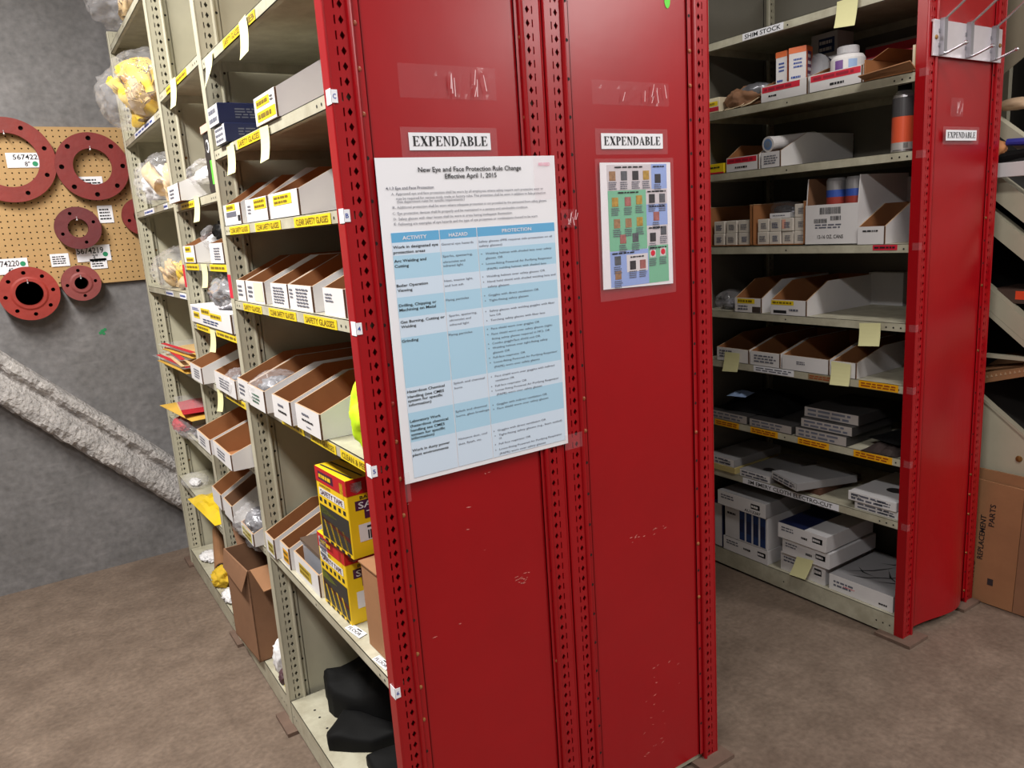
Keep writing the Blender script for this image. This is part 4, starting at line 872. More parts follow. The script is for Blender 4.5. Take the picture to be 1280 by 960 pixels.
def tape_carton(label, x, y0, y1, z, h, d, rz, slipm):
    pr_ = [('red_band', 'F', (0, 1, 0.80, 1.0), saf_r), ('band_print', 'F', (0.1, 0.6, 0.84, 0.95), pur, None, 1, saf_y), ('tongue', 'F', (0.80, 0.9, 0.74, 0.94), saf_y), ('name_print', 'F', (0.08, 0.9, 0.63, 0.73), white, 'SAFETY TAPE', 0, pur), ('top_print', 'F', (0.1, 0.5, 0.745, 0.79), None, 'BARRICADE', 0, ink)]
    if slipm: pr_.append(('white_slip', 'F', (0.05, 0.36, 0.66, 0.95), paper, None, 3, grey_ink))
    for i in range(6): pr_.append(('hazard_mark', 'F', (0.06 + i * 0.155, 0.14 + i * 0.155, 0.54, 0.595), ink, None, 0, None, True))
    pr_ += [('picture_dark', 'F', (0.04, 0.98, 0.06, 0.50), mat('picture_dark_%d' % int(z * 100), (44, 42, 40), 0.5)), ('picture_red', 'F', (0.04, 0.98, 0.2, 0.34), mat('picture_red_%d' % int(z * 100), (140, 50, 42), 0.5), None, 0, None, True, [(0, 0.7), (0, 1), (1, 0.4), (1, 0)]),
            ('picture_green', 'F', (0.04, 0.6, 0.38, 0.5), mat('picture_green_%d' % int(z * 100), (150, 160, 60), 0.5), None, 0, None, True, [(0, 0), (0, 1), (1, 0.2), (0.6, 0)])]
    for i in range(4): pr_.append(('picture_stripe', 'F', (0.12 + i * 0.2, 0.3 + i * 0.2, 0.06, 0.30), saf_y, None, 0, None, True, [(0, 1), (0.3, 1), (1, 0), (0.7, 0)]))
    for i in range(5): pr_.append(('hazard_mark', 'F', (0.1 + i * 0.18, 0.2 + i * 0.18, 0.008, 0.045), ink))
    pr_ += [('side_red_band', 'S', (0, 1, 0.80, 1), saf_r), ('side_band_print', 'S', (0.28, 1, 0.84, 0.95), pur), ('emblem', 'S', (0.06, 0.22, 0.81, 0.955), white, None, 0, None, True, [(0.5, 0), (1, 0.35), (1, 1), (0, 1), (0, 0.35)]), ('emblem_mark', 'S', (0.09, 0.19, 0.85, 0.92), pur, None, 0, None, True, [(0.5, 0), (1, 0.5), (0.8, 1), (0, 0.8)]),
            ('side_name', 'S', (0.10, 0.80, 0.60, 0.72), pur, 'SAFETY', 0, white), ('side_name', 'S', (0.22, 0.72, 0.48, 0.60), pur, 'TAPE', 0, white), ('side_top_print', 'S', (0.14, 0.7, 0.725, 0.785), None, 'BARRICADE', 0, ink),
            ('bar_label', 'S', (0.12, 0.85, 0.20, 0.42), white, None, 0, None), ('bar_print', 'S', (0.2, 0.8, 0.345, 0.405), None, None, 1, ink)]
    t = crate('tape_carton', label, 'carton', x, y0, y1, z, h, d, saf_y, pr_, rz, 'yellow safety tape cartons')
    w = abs(y1 - y0)
    k = M(); r = random.Random(5); O, u, v, W_, H_ = face_frame('S', d, w, h)
    xx = 0.24
    while xx < 0.78:
        q = r.choice((0.008, 0.014, 0.02)); p = O + u * (xx * W_) + v * (0.22 * H_) + Vector((0, -0.0008, 0)); k.face([p, p + u * q * W_, p + u * q * W_ + v * 0.11 * H_, p + v * 0.11 * H_]); xx += q + r.choice((0.008, 0.012))
    k.build('barcode', ink, t, local=True)
    for i in range(6): decal(t, 'top_hazard_mark', face_frame('T', d, w, h), (0.05, 0.95, 0.05 + 0.15 * i, 0.13 + 0.15 * i), ink, shape=[(0, 0), (1, 0.6), (1, 1), (0, 0.4)])
    return t
tape_carton('yellow and red SAFETY TAPE carton, the lower of the two stacked', 0.545, 1.634, 1.802, 0.605, 0.192, 0.17, 0.03, True)
tape_carton('yellow and red SAFETY TAPE carton, on top of the other one', 0.540, 1.560, 1.735, 0.800, 0.186, 0.17, 0.05, False)
t = crate('cardboard_carton', 'plain brown carton with closed flaps between safety tape and red upright', 'carton', 0.550, 1.436, 1.532, 0.605, 0.198, 0.22, brown, (('flap_gap', 'T', (0.1, 0.9, 0.0, 0.03), edge),), 0.02)
k = M(); k.box((0.546, 1.44, 0.806), (0.64, 1.535, 0.809)); k.build('top_flap', brown, t)
def floor_tag(label, c4, text):
    a, b, c, d = [Vector(p) for p in c4]; k = M(); k.face([a, b, c, d], 0); u = (c - d); v = (a - d)
    k.text(text, d + u * 0.08 + v * 0.2 + Vector((0, 0, 0.0005)), u.normalized(), v.normalized(), v.length * 0.42, u.length * 0.8, True, 1)
    q = d + u * 0.42 + v * 0.75 + Vector((0, 0, 0.0006)); k.face([q, q + u * 0.3, q + u * 0.3 + v * 0.16, q + v * 0.16], 1)
    return tag(k.build('shelf_tag', [paper, ink]), label, 'tag', 'hand-lettered tags on the lower shelf')
floor_tag('white hand-lettered tag on the shelf in front of the tape cartons', ((0.552, 1.642, 0.607), (0.562, 1.577, 0.607), (0.539, 1.569, 0.607), (0.530, 1.637, 0.607)), 'FLOOR')
floor_tag('white hand-lettered tag on the shelf by the red upright', ((0.546, 1.472, 0.607), (0.551, 1.420, 0.607), (0.533, 1.408, 0.607), (0.527, 1.468, 0.607)), 'FLOOR')
# bottom shelf: black folded leather
def hide(label, outline, z, h, seed):
    """folded stiff cloth: bumpy pad inside an outline lying on the shelf"""
    P = [Vector(p) for p in outline]; Q = []
    for i, p in enumerate(P):
        q = P[(i + 1) % len(P)]
        for j in range(5): Q.append(p.lerp(q, j / 5))
    n = len(Q); cen = sum(Q, Vector()) / n; k = M(); R = [1.0, 1.0, 0.97, 0.9, 0.75, 0.55, 0.35, 0.15, 0.0]; H_ = [0.0, 0.6, 0.8, 0.9, 0.95, 0.98, 1.0, 1.0, 1.0]
    for r, hh in zip(R, H_):
        for q in Q:
            p = cen.lerp(q, r); p = Vector((p.x, p.y, z + h * hh * (1 + 0.35 * noise.noise(Vector((p.x * 10 + seed, p.y * 10, 1))))))
            k.v.append(tuple(p))
    for a in range(len(R) - 1):
        for j in range(n):
            l = (j + 1) % n; k.f.append((a*n + j, a*n + l, (a+1)*n + l, (a+1)*n + j)); k.m.append(0)
    return tag(k.build('leather_apron', black, smooth=True), label, 'apron', 'black folded leather on the bottom shelf')
hide('black folded leather piece at the back of the bottom shelf', [(0.624, 2.194, 0.100), (0.620, 2.154, 0.100), (0.605, 2.114, 0.100), (0.609, 2.076, 0.100), (0.625, 2.044, 0.100), (0.687, 1.942, 0.100), (0.733, 1.897, 0.100), (0.93, 1.86, .1), (0.95, 2.05, .1), (0.86, 2.17, .1)], 0.0912, 0.11, 2)
hide('black folded leather piece with a pointed corner, in the middle of the bottom shelf', [(0.622, 2.032, 0.100), (0.548, 1.971, 0.100), (0.541, 1.937, 0.100), (0.591, 1.889, 0.100), (0.638, 1.852, 0.100), (0.709, 1.835, 0.100), (0.728, 1.882, 0.100), (0.682, 1.932, 0.100)], 0.0912, 0.05, 3)
hide('black folded leather piece at the front of the bottom shelf, by the red panel', [(0.603, 1.813, 0.100), (0.600, 1.779, 0.100), (0.601, 1.692, 0.100), (0.70, 1.55, .1), (0.90, 1.60, .1), (0.696, 1.806, 0.100)], 0.0912, 0.04, 4)
# notes on the lips
xn = 0.520
for lb, q in (('bright paper note on the top shelf edge by the second upright', ((0.524, 2.192, 1.987), (0.524, 2.109, 1.987), (0.524, 2.107, 1.934), (0.524, 2.186, 1.909))),
        ('bright paper note in the middle of the top shelf edge', ((0.524, 1.844, 1.990), (0.524, 1.784, 1.993), (0.524, 1.754, 1.912), (0.524, 1.828, 1.908))),
        ('pale note under the navy boxes', ((0.524, 2.093, 1.758), (0.524, 2.023, 1.758), (0.524, 1.992, 1.683), (0.524, 2.074, 1.682))),
        ('pale note under the white bin with two yellow labels', ((0.524, 1.787, 1.759), (0.524, 1.722, 1.757), (0.524, 1.704, 1.685), (0.524, 1.772, 1.682))),
        ('bright note on the second bay top shelf edge', ((0.524, 2.671, 2.019), (0.524, 2.582, 2.014), (0.524, 2.573, 1.931), (0.524, 2.663, 1.933))),
        ('pale note under the box with the silver bag in the second bay', ((0.524, 2.568, 1.662), (0.524, 2.500, 1.660), (0.524, 2.477, 1.585), (0.524, 2.564, 1.584))),
        ('pale note under the third shelf of the second bay, above the dark gap', ((0.524, 2.606, 1.456), (0.524, 2.525, 1.456), (0.524, 2.499, 1.386), (0.524, 2.580, 1.382))),
        ('pale note under the box with many yellow labels', ((0.524, 2.616, 1.247), (0.524, 2.548, 1.247), (0.524, 2.518, 1.181), (0.524, 2.605, 1.175))),
        ('pale note hanging above the two brown-lined overhanging bins', ((0.524, 2.641, 1.044), (0.524, 2.562, 1.045), (0.524, 2.544, 0.984), (0.524, 2.628, 0.972)))):
    paper_note(lb, [(p[0] - 0.0025, p[1], p[2]) for p in q])

# ------------------------------------------------------------ second bay of the left row
shelf_bin('white bin with a silver bag on top, beside the black scalloped pack', 0.500, 2.665, 2.855, 1.657, 0.055, 0.095, 0.4, 0.10, (pr(3, 0.15, 0.6),))
bag('silver-grey plastic bag lying on the white bin of the second bay', (0.60, 2.62, 1.70), (0.16, 0.26, 0.085), (('goods', (0, 0, 0.004), (0.11, 0.18, 0.055), wht),), 21)
t = thing('blister_pack', 'tall black scalloped pack with a green sticker by the second upright', 'pack', (0.535, 2.32, 1.659))
k = M(); pts = []
for i in range(12): z = 1.660 + i * 0.0145; pts += [(0.532, 2.378 + (0.006 if i % 2 else 0.0), z)]
k.prism(pts + [(0.532, 2.278, 1.830), (0.532, 2.278, 1.660)], (0.02, 0, 0)); k.build('card', blackcard, t)
k = M(); k.box((0.5305, 2.278, 1.680), (0.5318, 2.330, 1.745)); k.build('green_sticker', green, t)
k = M(); k.lathe([(0.018, 0), (0.013, 0.001), (0.010, 0.001)], (0.5315, 2.34, 1.785), 20, [0, 1], axis=(-1, 0, 0)); k.build('round_print', [paper, ink], t)
k = M(); k.box((0.528, 2.278, 1.822), (0.56, 2.385, 1.842)); k.build('header_card', mat('salmon_card', (214, 176, 160), 0.6), t)
shelf_bin('white bin with yellow label stickers on the third shelf of the second bay', 0.522, 2.675, 2.862, 1.459, 0.056, 0.10, prints=(('yellow_label', (0.2, 0.7, 0.62, 0.95), yellow, None, 1, olive), ('yellow_label', (0.2, 0.85, 0.05, 0.32), yellow, None, 1, olive)))
shelf_bin('white bin with a lined label on the third shelf of the second bay', 0.522, 2.285, 2.455, 1.459, 0.058, 0.115, prints=(pr(5, 0.3, 0.8, 0.1, 0.85),), sl=0.16)
bag('dull grey bag heaped on the third shelf of the second bay', (0.60, 2.60, 1.50), (0.14, 0.24, 0.085), (('goods', (0, 0, 0.004), (0.10, 0.16, 0.05), wht), ('dark_goods', (0, -0.08, 0.02), (0.1, 0.12, 0.07), blackcard)), 23)
t = crate('part_box', 'low white box with several yellow labels and blue print in the second bay', 'box', 0.520, 2.292, 2.878, 1.254, 0.060, 0.32, white,
      (('yellow_label', 'F', (0.08, 0.24, 0.3, 0.66), yellow, None, 1, olive), ('yellow_label', 'F', (0.3, 0.52, 0.62, 0.95), yellow, None, 1, olive), ('yellow_label', 'F', (0.52, 0.78, 0.5, 0.8), yellow, None, 1, olive), ('blue_print', 'F', (0.05, 0.26, 0.72, 0.92), None, None, 2, blue), ('blue_print', 'F', (0.3, 0.75, 0.12, 0.42), None, None, 2, bluedk)))
k = M(); k.box((-0.002, -0.293, 0), (0.002, -0.288, 0.058)); k.build('corner_edge', edge, t, local=True)
blob('foil_bag', (0.61, 2.49, 1.315), (0.20, 0.38, 0.14), mat('foil', (222, 222, 228), 0.16, metal=0.75), None, 31, 0.22, 1.8, 0.7, sub=5); tag(bpy.data.objects['foil_bag'], 'crumpled silver foil bag lying on the low white box', 'bag')
shelf_bin('white bin overlapping the upright with red-edged envelopes beside it', 0.492, 2.700, 2.884, 1.055, 0.056, 0.114, prints=(pr(4, 0.3, 0.85),), sl=0.16)
shelf_bin('white bin with clear bags over its edge, on the notes shelf of the second bay', 0.513, 2.330, 2.600, 1.055, 0.058, 0.114, prints=(pr(4, 0.2, 0.8),), sl=0.16)
bag('small clear bag slipping over a white bin front in the second bay', (0.55, 2.42, 1.062), (0.10, 0.16, 0.075), (('goods', (0, 0, 0.004), (0.07, 0.10, 0.05), silver),), 33)
shelf_bin('white bin overhanging the shelf edge, the one farther from the red panel', 0.452, 2.520, 2.715, 0.855, 0.050, 0.114, prints=(pr(3, 0.2, 0.7),), sl=0.18)
shelf_bin('white bin overhanging the shelf edge, nearer to the red panel', 0.461, 2.282, 2.512, 0.855, 0.050, 0.114, prints=(pr(3, 0.2, 0.7),), sl=0.18)
shelf_bin('white bin with brown inside on the low shelf, farthest of three', 0.500, 2.735, 2.873, 0.592, 0.058, 0.15, sl=0.16)
shelf_bin('white bin with a dark inside on the low shelf, in the middle of three', 0.500, 2.577, 2.697, 0.592, 0.060, 0.15, sl=0.16, mats=[white, brown2, edge, pale_edge])
shelf_bin('small white bin with a yellow label holding a clear bag on the low shelf', 0.500, 2.320, 2.465, 0.592, 0.042, 0.11, prints=(('yellow_label', (0.1, 0.85, 0.1, 0.85), mat('lemon_label', (206, 196, 96), 0.6), None, 2, olive),), sl=0.16)
bag('clear bag of small silver parts spilling from the small bin', (0.545, 2.42, 0.60), (0.16, 0.20, 0.10), (('goods', (0.01, 0, 0.004), (0.1, 0.13, 0.075), silver),), 35)
# big worn carton at the bottom
t = thing('open_carton', 'big worn brown carton with open crumpled flaps standing on the bottom shelf', 'carton', (0.503, 2.67, 0.091), 0.06)
k = M(); y0, y1, x0, x1, z0, z1 = 2.535, 2.80, 0.503, 0.84, 0.0915, 0.43
k.box((x0, y0, z0), (x1, y1, z0 + 0.004)); k.box((x0, y0, z0), (x0 + 0.004, y1, z1)); k.box((x1 - 0.004, y0, z0), (x1, y1, z1)); k.box((x0, y0, z0), (x1, y0 + 0.004, z1)); k.box((x0, y1 - 0.004, z0), (x1, y1, z1))
k.build('carton_body', brown2, t)
k = M(); k.prism([(x0, y1, z1), (x0, y0, z1), (x0 - 0.022, y0 + 0.02, z1 - 0.075), (x0 - 0.016, y1 - 0.02, z1 - 0.06)], (0.003, 0, 0.002)); k.build('front_flap', brown2, t)
k = M(); k.prism([(x0 + 0.01, y0, z1), (x1, y0, z1), (x1, y0 - 0.10, z1 - 0.02), (x0 + 0.02, y0 - 0.09, z1 - 0.05)], (0, -0.001, 0.004)); k.build('side_flap', brown, t)
k = M(); k.prism([(x0 + 0.05, y1, z1), (x1, y1, z1), (x1, y1 + 0.05, z1 + 0.09), (x0 + 0.05, y1 + 0.05, z1 + 0.08)], (0, 0.004, 0)); k.build('far_flap', brown2, t)
k = M(); k.box((x0 - 0.0012, 2.64, 0.33), (x0 - 0.0002, 2.69, z1)); k.build('tape_strip', mat('brown_tape', (150, 112, 84), 0.3), t)
bag('clear crumpled plastic lying on the open carton flaps', (0.60, 2.62, 0.47), (0.12, 0.18, 0.06), (('goods', (0, 0, 0), (0.06, 0.1, 0.03), wht),), 37)
for lb, c, s, m in (('crumpled white wrapper on the bottom shelf right of the open carton', (0.58, 2.43, 0.0915), (0.10, 0.10, 0.13), wht), ('small dark roll lying on the bottom shelf by the second upright', (0.55, 2.36, 0.0915), (0.05, 0.06, 0.05), mat('plum_roll', (84, 58, 64), 0.5))):
    tag(blob('wrapper', c, s, m, None, 41, 0.5, 2.2, 0.7, sub=4), lb, 'wrapper')
k = M(); k.box((0.535, 2.285, 0.0915), (0.60, 2.335, 0.0985)); tag(k.build('envelope', yellow), 'flat yellow packet on the bottom shelf by the second upright', 'packet')

# ------------------------------------------------------------ third bay: bags and packets
bag('clear bag with tan gloves sticking out over the highest shelf of the far bay', (0.55, 3.42, 2.362), (0.28, 0.40, 0.18), (('gloves', (0.04, 0, 0.01), (0.20, 0.36, 0.15), glove_p),), 51)
bag('big clear bag of yellow gloves leaning out of the far bay', (0.57, 3.30, 1.975), (0.38, 0.72, 0.26), (('gloves', (-0.02, 0.1, 0.01), (0.22, 0.30, 0.24), glove_y), ('gloves', (-0.04, -0.15, 0.02), (0.22, 0.34, 0.24), glove_y), ('gloves', (-0.05, -0.24, 0.0), (0.22, 0.26, 0.12), glove_p)), 53)
bag('clear bag of white and tan gloves on the third shelf of the far bay', (0.58, 3.17, 1.675), (0.28, 0.46, 0.19), (('white_goods', (-0.02, 0.08, 0.02), (0.16, 0.18, 0.13), wht), ('gloves', (-0.04, -0.08, 0.004), (0.2, 0.24, 0.18), glove_p)), 55)
bag('clear bag of yellow gloves beside the red tag in the far bay', (0.60, 3.28, 1.352), (0.26, 0.66, 0.17), (('gloves', (0, -0.12, 0.01), (0.18, 0.30, 0.14), glove_y), ('gloves', (-0.02, 0.02, 0.0), (0.2, 0.4, 0.07), glove_p)), 57)
def packet(label, x, y, z, sx, sy, h, m, rz, n='packet', film_=True, seed=1, top=None):
    t = thing(n, label, 'packet', (x, y, z + 0.001), rz)
    k = M(); N = 10; r = random.Random(seed)
    def hh(i, j): return h * (1 - abs(i / N * 2 - 1) ** 3) * (1 - abs(j / N * 2 - 1) ** 3) * (0.8 + 0.4 * noise.noise(Vector((i * .5, j * .5, seed)))) + 0.001
    for i in range(N):
        for j in range(N):
            k.face([((a / N - 0.5) * sx, (b / N - 0.5) * sy, hh(a, b)) for a, b in ((i, j), (i + 1, j), (i + 1, j + 1), (i, j + 1))])
    k.face([(-sx/2, -sy/2, 0), (-sx/2, sy/2, 0), (sx/2, sy/2, 0), (sx/2, -sy/2, 0)])
    k.build('body', m, t, smooth=True, local=True)
    if film_:
        k = M(); k.box((-sx * 0.56, -sy * 0.54, h * 1.05), (sx * 0.56, sy * 0.54, h * 1.05 + 0.0006)); k.build('sleeve', film_m, t, local=True)
    if top: k = M(); k.box((-sx * 0.5, -sy * 0.5, h * 1.05 + 0.001), (-sx * 0.42, sy * 0.5, h * 1.05 + 0.0025)); k.build('red_edge', top, t, local=True)
    return t
packet('flat yellow envelope at the bottom of the red-edged stack in the far bay', 0.60, 3.30, 1.045, 0.22, 0.50, 0.022, ochre, 0.05, seed=2, top=redcl)
packet('clear sleeve of tan goods in the middle of the red-edged stack', 0.61, 3.29, 1.072, 0.22, 0.46, 0.024, glove_p, -0.04, seed=3, top=redcl)
packet('clear red-edged sleeve topmost of the stack in the far bay', 0.62, 3.27, 1.100, 0.22, 0.44, 0.020, ochre, 0.08, seed=4, top=redcl)
packet('tan padded envelope leaning at the back above the red-edged stack', 0.86, 3.3, 1.045, 0.2, 0.5, 0.16, mat('tan_envelope', (150, 112, 66), 0.8), 0.0, film_=False, seed=5)
bag('clear bag with a red part sticking out over the shelf edge of the far bay', (0.58, 3.36, 0.745), (0.22, 0.56, 0.085), (('red_part', (-0.06, 0.08, 0.006), (0.08, 0.12, 0.06), redcl), ('goods', (0.02, -0.1, 0.002), (0.14, 0.24, 0.05), silver)), 61)
packet('yellow folded packet lying on the clear bag with the red part', 0.60, 3.40, 0.838, 0.22, 0.46, 0.016, ochre, 0.1, film_=False, seed=6)
packet('red-printed sleeve on top of the yellow folded packet', 0.60, 3.36, 0.858, 0.18, 0.30, 0.022, redcl, -0.1, seed=7)
packet('ochre envelope standing deep behind the red-printed sleeve', 0.80, 3.25, 0.745, 0.14, 0.5, 0.13, ochre, 0.0, film_=False, seed=8)
packet('shiny yellow packet with a punched hole hanging over the low shelf', 0.565, 3.20, 0.455, 0.13, 0.42, 0.04, mat('gloss_yellow', (232, 196, 40), 0.25, var=0.1, scale=8), 0.05, film_=False, seed=9)
packet('dull yellow envelope standing behind the shiny yellow packet', 0.74, 3.20, 0.455, 0.10, 0.34, 0.20, mat('dull_ochre', (176, 150, 52), 0.7), 0.0, film_=False, seed=10)
packet('dark red packet standing deep on the low shelf of the far bay', 0.84, 3.05, 0.455, 0.10, 0.34, 0.24, mat('wine', (96, 22, 34), 0.7), 0.0, film_=False, seed=11)
bag('crushed clear wrapper at the far end of the low shelf', (0.56, 3.60, 0.455), (0.12, 0.2, 0.05), (('goods', (0, 0, 0), (0.05, 0.1, 0.03), wht),), 63)
t = thing('cardboard_tube', 'brown cardboard tube leaning at the bottom of the far bay', 'tube', (0.62, 3.57, 0.085)); a = Vector((0.66, 3.78, 0.15)); b = Vector((0.575, 3.36, 0.125))
k = M(); k.tube([a, b], 0.030, 16); k.build('tube_wall', brown, t); k = M(); k.tube([b, b + (b - a).normalized() * 0.004], 0.026, 16); k.build('tube_mouth', hole, t)
tag(blob('glove_bundle', (0.575, 3.29, 0.083), (0.13, 0.14, 0.085), glove_y, None, 65, 0.5, 2.2, 0.6, sub=4), 'yellow and orange glove bundle beside the big open carton', 'gloves')
tag(blob('wrapper', (0.58, 3.62, 0.083), (0.10, 0.16, 0.03), wht, None, 67, 0.5, 2.4, 0.7, sub=4), 'crumpled white wrapper at the far end of the bottom shelf', 'wrapper')
tag(blob('wrapper', (0.56, 3.12, 0.083), (0.09, 0.16, 0.04), wht, None, 69, 0.5, 2.4, 0.7, sub=4), 'crumpled white wrapper on the bottom shelf left of the open carton', 'wrapper')
packet('tan paper bag lying on the bottom shelf behind the cardboard tube', 0.80, 3.40, 0.083, 0.2, 0.6, 0.14, mat('tan_paper', (140, 104, 70), 0.8), 0, film_=False, seed=12)
packet('brown paper bag deep on the fourth shelf of the far bay', 0.78, 3.2, 1.352, 0.2, 0.3, 0.10, mat('brown_paper', (132, 96, 58), 0.8), 0, film_=False, seed=13)

# ------------------------------------------------------------ facing row, first bay
rp = lambda a=0.1, b=0.6, c=0.15, d=0.5: ('part_number', (a, b, c, d), None, None, 1, ink)
def redband(b=0.86): return ('red_band', (0.02, b, 0.58, 0.95), redtag, None, 1, mat('red_band_print', (150, 20, 44), 0.5) if 'red_band_print' not in MATS else MATS['red_band_print'])
# second shelf from the top
crate('small_box', 'cream box with red and yellow print at the far end of the second shelf', 'box', 2.405, 2.150, 2.235, 1.888, 0.055, 0.12, mat('cream_box', (226, 214, 186), 0.6), (('yellow_label', 'F', (0.1, 0.9, 0.45, 0.75), yellow, None, 1, olive), ('red_band', 'F', (0.05, 0.95, 0.1, 0.38), redtag)))
t = thing('paper_pouch', 'torn brown paper pouch holding a silver sleeve on the second shelf', 'pouch', (2.44, 2.06, 1.889))
blob('pouch_body', (2.48, 2.07, 1.889), (0.16, 0.20, 0.085), brown2, t, 71, 0.3, 2.2, 0.6); blob('silver_sleeve', (2.46, 2.02, 1.925), (0.08, 0.14, 0.05), silver, t, 72, 0.3, 2.4, 0.7, sub=3)
k = M()
for i, (y, dz) in enumerate(((2.13, 0.0), (2.095, 0.004), (2.05, 0.006))): k.prism([(2.408, y, 1.8895), (2.408, y - 0.045, 1.8895 + dz), (2.45, y - 0.06, 1.915 + dz), (2.45, y - 0.015, 1.91)], (0.002, 0, 0.003))
k.build('torn_flap', mat('cream_board', (212, 192, 160), 0.7), t)
shelf_bin('white bin with a short red band holding two spray cartons, second shelf', 2.405, 1.757, 1.952, 1.888, 0.054, 0.085, 0.24, 0.10, (redband(0.84), rp(0.15, 0.4, 0.2, 0.45)), 'white bins with a red band')
shelf_bin('white bin with a long red band holding a white tub, second shelf', 2.400, 1.550, 1.745, 1.888, 0.054, 0.085, 0.32, 0.10, (redband(0.97), rp(0.38, 0.72, 0.1, 0.42)), 'white bins with a red band')
for lb, y0, y1, rz, x in (('white and orange spray carton with blue print, the farther of the two in the bin', 1.880, 1.928, 0.0, 2.455), ('white and orange spray carton with blue print, the nearer of the two in the bin', 1.800, 1.862, 0.25, 2.448)):
    crate('spray_carton', lb, 'carton', x, y0, y1, 1.893, 0.165, 0.055, white, (('orange_cap_band', 'F', (0, 1, 0.88, 1.0), orange), ('blue_print', 'F', (0.25, 0.85, 0.55, 0.8), None, None, 3, blue), ('blue_print', 'F', (0.1, 0.8, 0.25, 0.45), None, None, 2, blue), ('orange_side', 'S', (0, 1, 0, 1), orange), ('side_print', 'S', (0.2, 0.8, 0.3, 0.9), blue, None, 4, white), ('orange_top', 'T', (0, 1, 0, 1), orange)), rz, 'spray cartons in a bin')
def lathe_thing(name, label, cat, c, prof, mats, mm, n=28, axis=(0, 0, 1), part='body', smooth=True, extra=None):
    t = thing(name, label, cat, c); k = M(); k.lathe(prof, c, n, mm, axis); o = k.build(part, mats, t, smooth=False); return t
t = thing('plastic_jar', 'clear plastic jar with a white and blue label lying behind the cartons', 'jar', (2.60, 1.815, 1.9))
c0 = Vector((2.50, 1.80, 1.99)); ax = Vector((1, 0.2, -0.15)).normalized()
k = M(); k.lathe([(0.03, 0), (0.046, 0.01), (0.046, 0.12), (0.03, 0.14)], c0, 28, axis=ax); k.build('jar_wall', jar_m, t)
k = M(); k.lathe([(0.0465, 0.02), (0.0465, 0.10)], c0, 28, axis=ax); k.build('label_wrap', white, t)
k = M(); k.lathe([(0.0471, 0.03), (0.0471, 0.05)], c0, 28, axis=ax); k.build('blue_stripe', blue, t)
k = M(); k.box((2.52, 1.77, 1.8895), (2.62, 1.85, 1.945)); k.build('cradle', brown2, t)
crate('small_box', 'white and grey upright box standing behind the clear jar', 'box', 2.66, 1.82, 1.93, 1.888, 0.24, 0.10, wside, (('dark_print', 'F', (0.3, 0.9, 0.7, 0.92), bluedk, None, 2, white), ('print', 'F', (0.1, 0.9, 0.2, 0.6), None, None, 4, grey_ink)))
crate('small_box', 'dark blue and red box behind the spray cartons', 'box', 2.60, 1.957, 2.035, 1.888, 0.20, 0.09, navy, (('red_corner', 'F', (0, 0.5, 0.6, 1), redtag),))
crate('small_box', 'low red and grey box at the back of the second shelf', 'box', 2.74, 1.56, 1.76, 1.888, 0.17, 0.09, mat('dim_grey_box', (150, 146, 148), 0.6), (('red_band', 'F', (0, 1, 0.75, 0.95), redtag),))
t = thing('white_tub', 'white plastic tub with a screw lid and purple label in a red-banded bin', 'tub', (2.475, 1.652, 1.893)); c0 = t.location
k = M(); k.lathe([(0.052, 0), (0.055, 0.004), (0.055, 0.088), (0.048, 0.100), (0.030, 0.104)], c0, 32); k.build('tub_wall', white, t)
k = M(); k.lathe([(0.034, 0.104), (0.035, 0.108), (0.035, 0.126), (0.032, 0.129)], c0, 28); k.build('lid', mat('grey_lid', (196, 194, 198), 0.4), t)
for a0, a1, z0, z1, m_, nm in ((2.95, 3.45, 0.03, 0.082, mat('purple_label', (112, 72, 140), 0.5), 'purple_label'), (3.75, 4.25, 0.03, 0.082, mat('pale_blue_label', (150, 176, 214), 0.5), 'blue_label')):
    k = M()
    for i in range(6):
        a, b = a0 + (a1 - a0) * i / 6, a0 + (a1 - a0) * (i + 1) / 6
        k.face([c0 + Vector((0.0556 * math.cos(q), 0.0556 * math.sin(q), z)) for q, z in ((a, z0), (b, z0), (b, z1), (a, z1))])
    k.build(nm, m_, t)
t = thing('open_carton', 'small open carton tray with brown inside at the near end of the second shelf', 'carton', (2.40, 1.465, 1.889))
k = M(); k.box((2.402, 1.387, 1.889), (2.75, 1.545, 1.893)); k.box((2.402, 1.541, 1.893), (2.75, 1.545, 1.955)); k.box((2.402, 1.375, 1.893), (2.75, 1.379, 1.965)); k.box((2.746, 1.379, 1.893), (2.75, 1.541, 1.97)); k.build('tray', kraft, t)
k = M(); k.prism([(2.402, 1.545, 1.893), (2.402, 1.375, 1.893), (2.368, 1.375, 1.915), (2.368, 1.545, 1.902)], (0.001, 0, 0.003)); k.build('front_flap', brown, t)
k = M(); k.prism([(2.44, 1.545, 1.955), (2.72, 1.545, 1.955), (2.72, 1.50, 1.99), (2.46, 1.50, 1.985)], (0, 0.003, 0)); k.build('side_flap', brown, t)
crate('small_box', 'pale cream box end standing at the near end of the second shelf', 'box', 2.42, 1.382, 1.398, 1.893, 0.075, 0.10, mat('pale_cream', (220, 206, 180), 0.6))
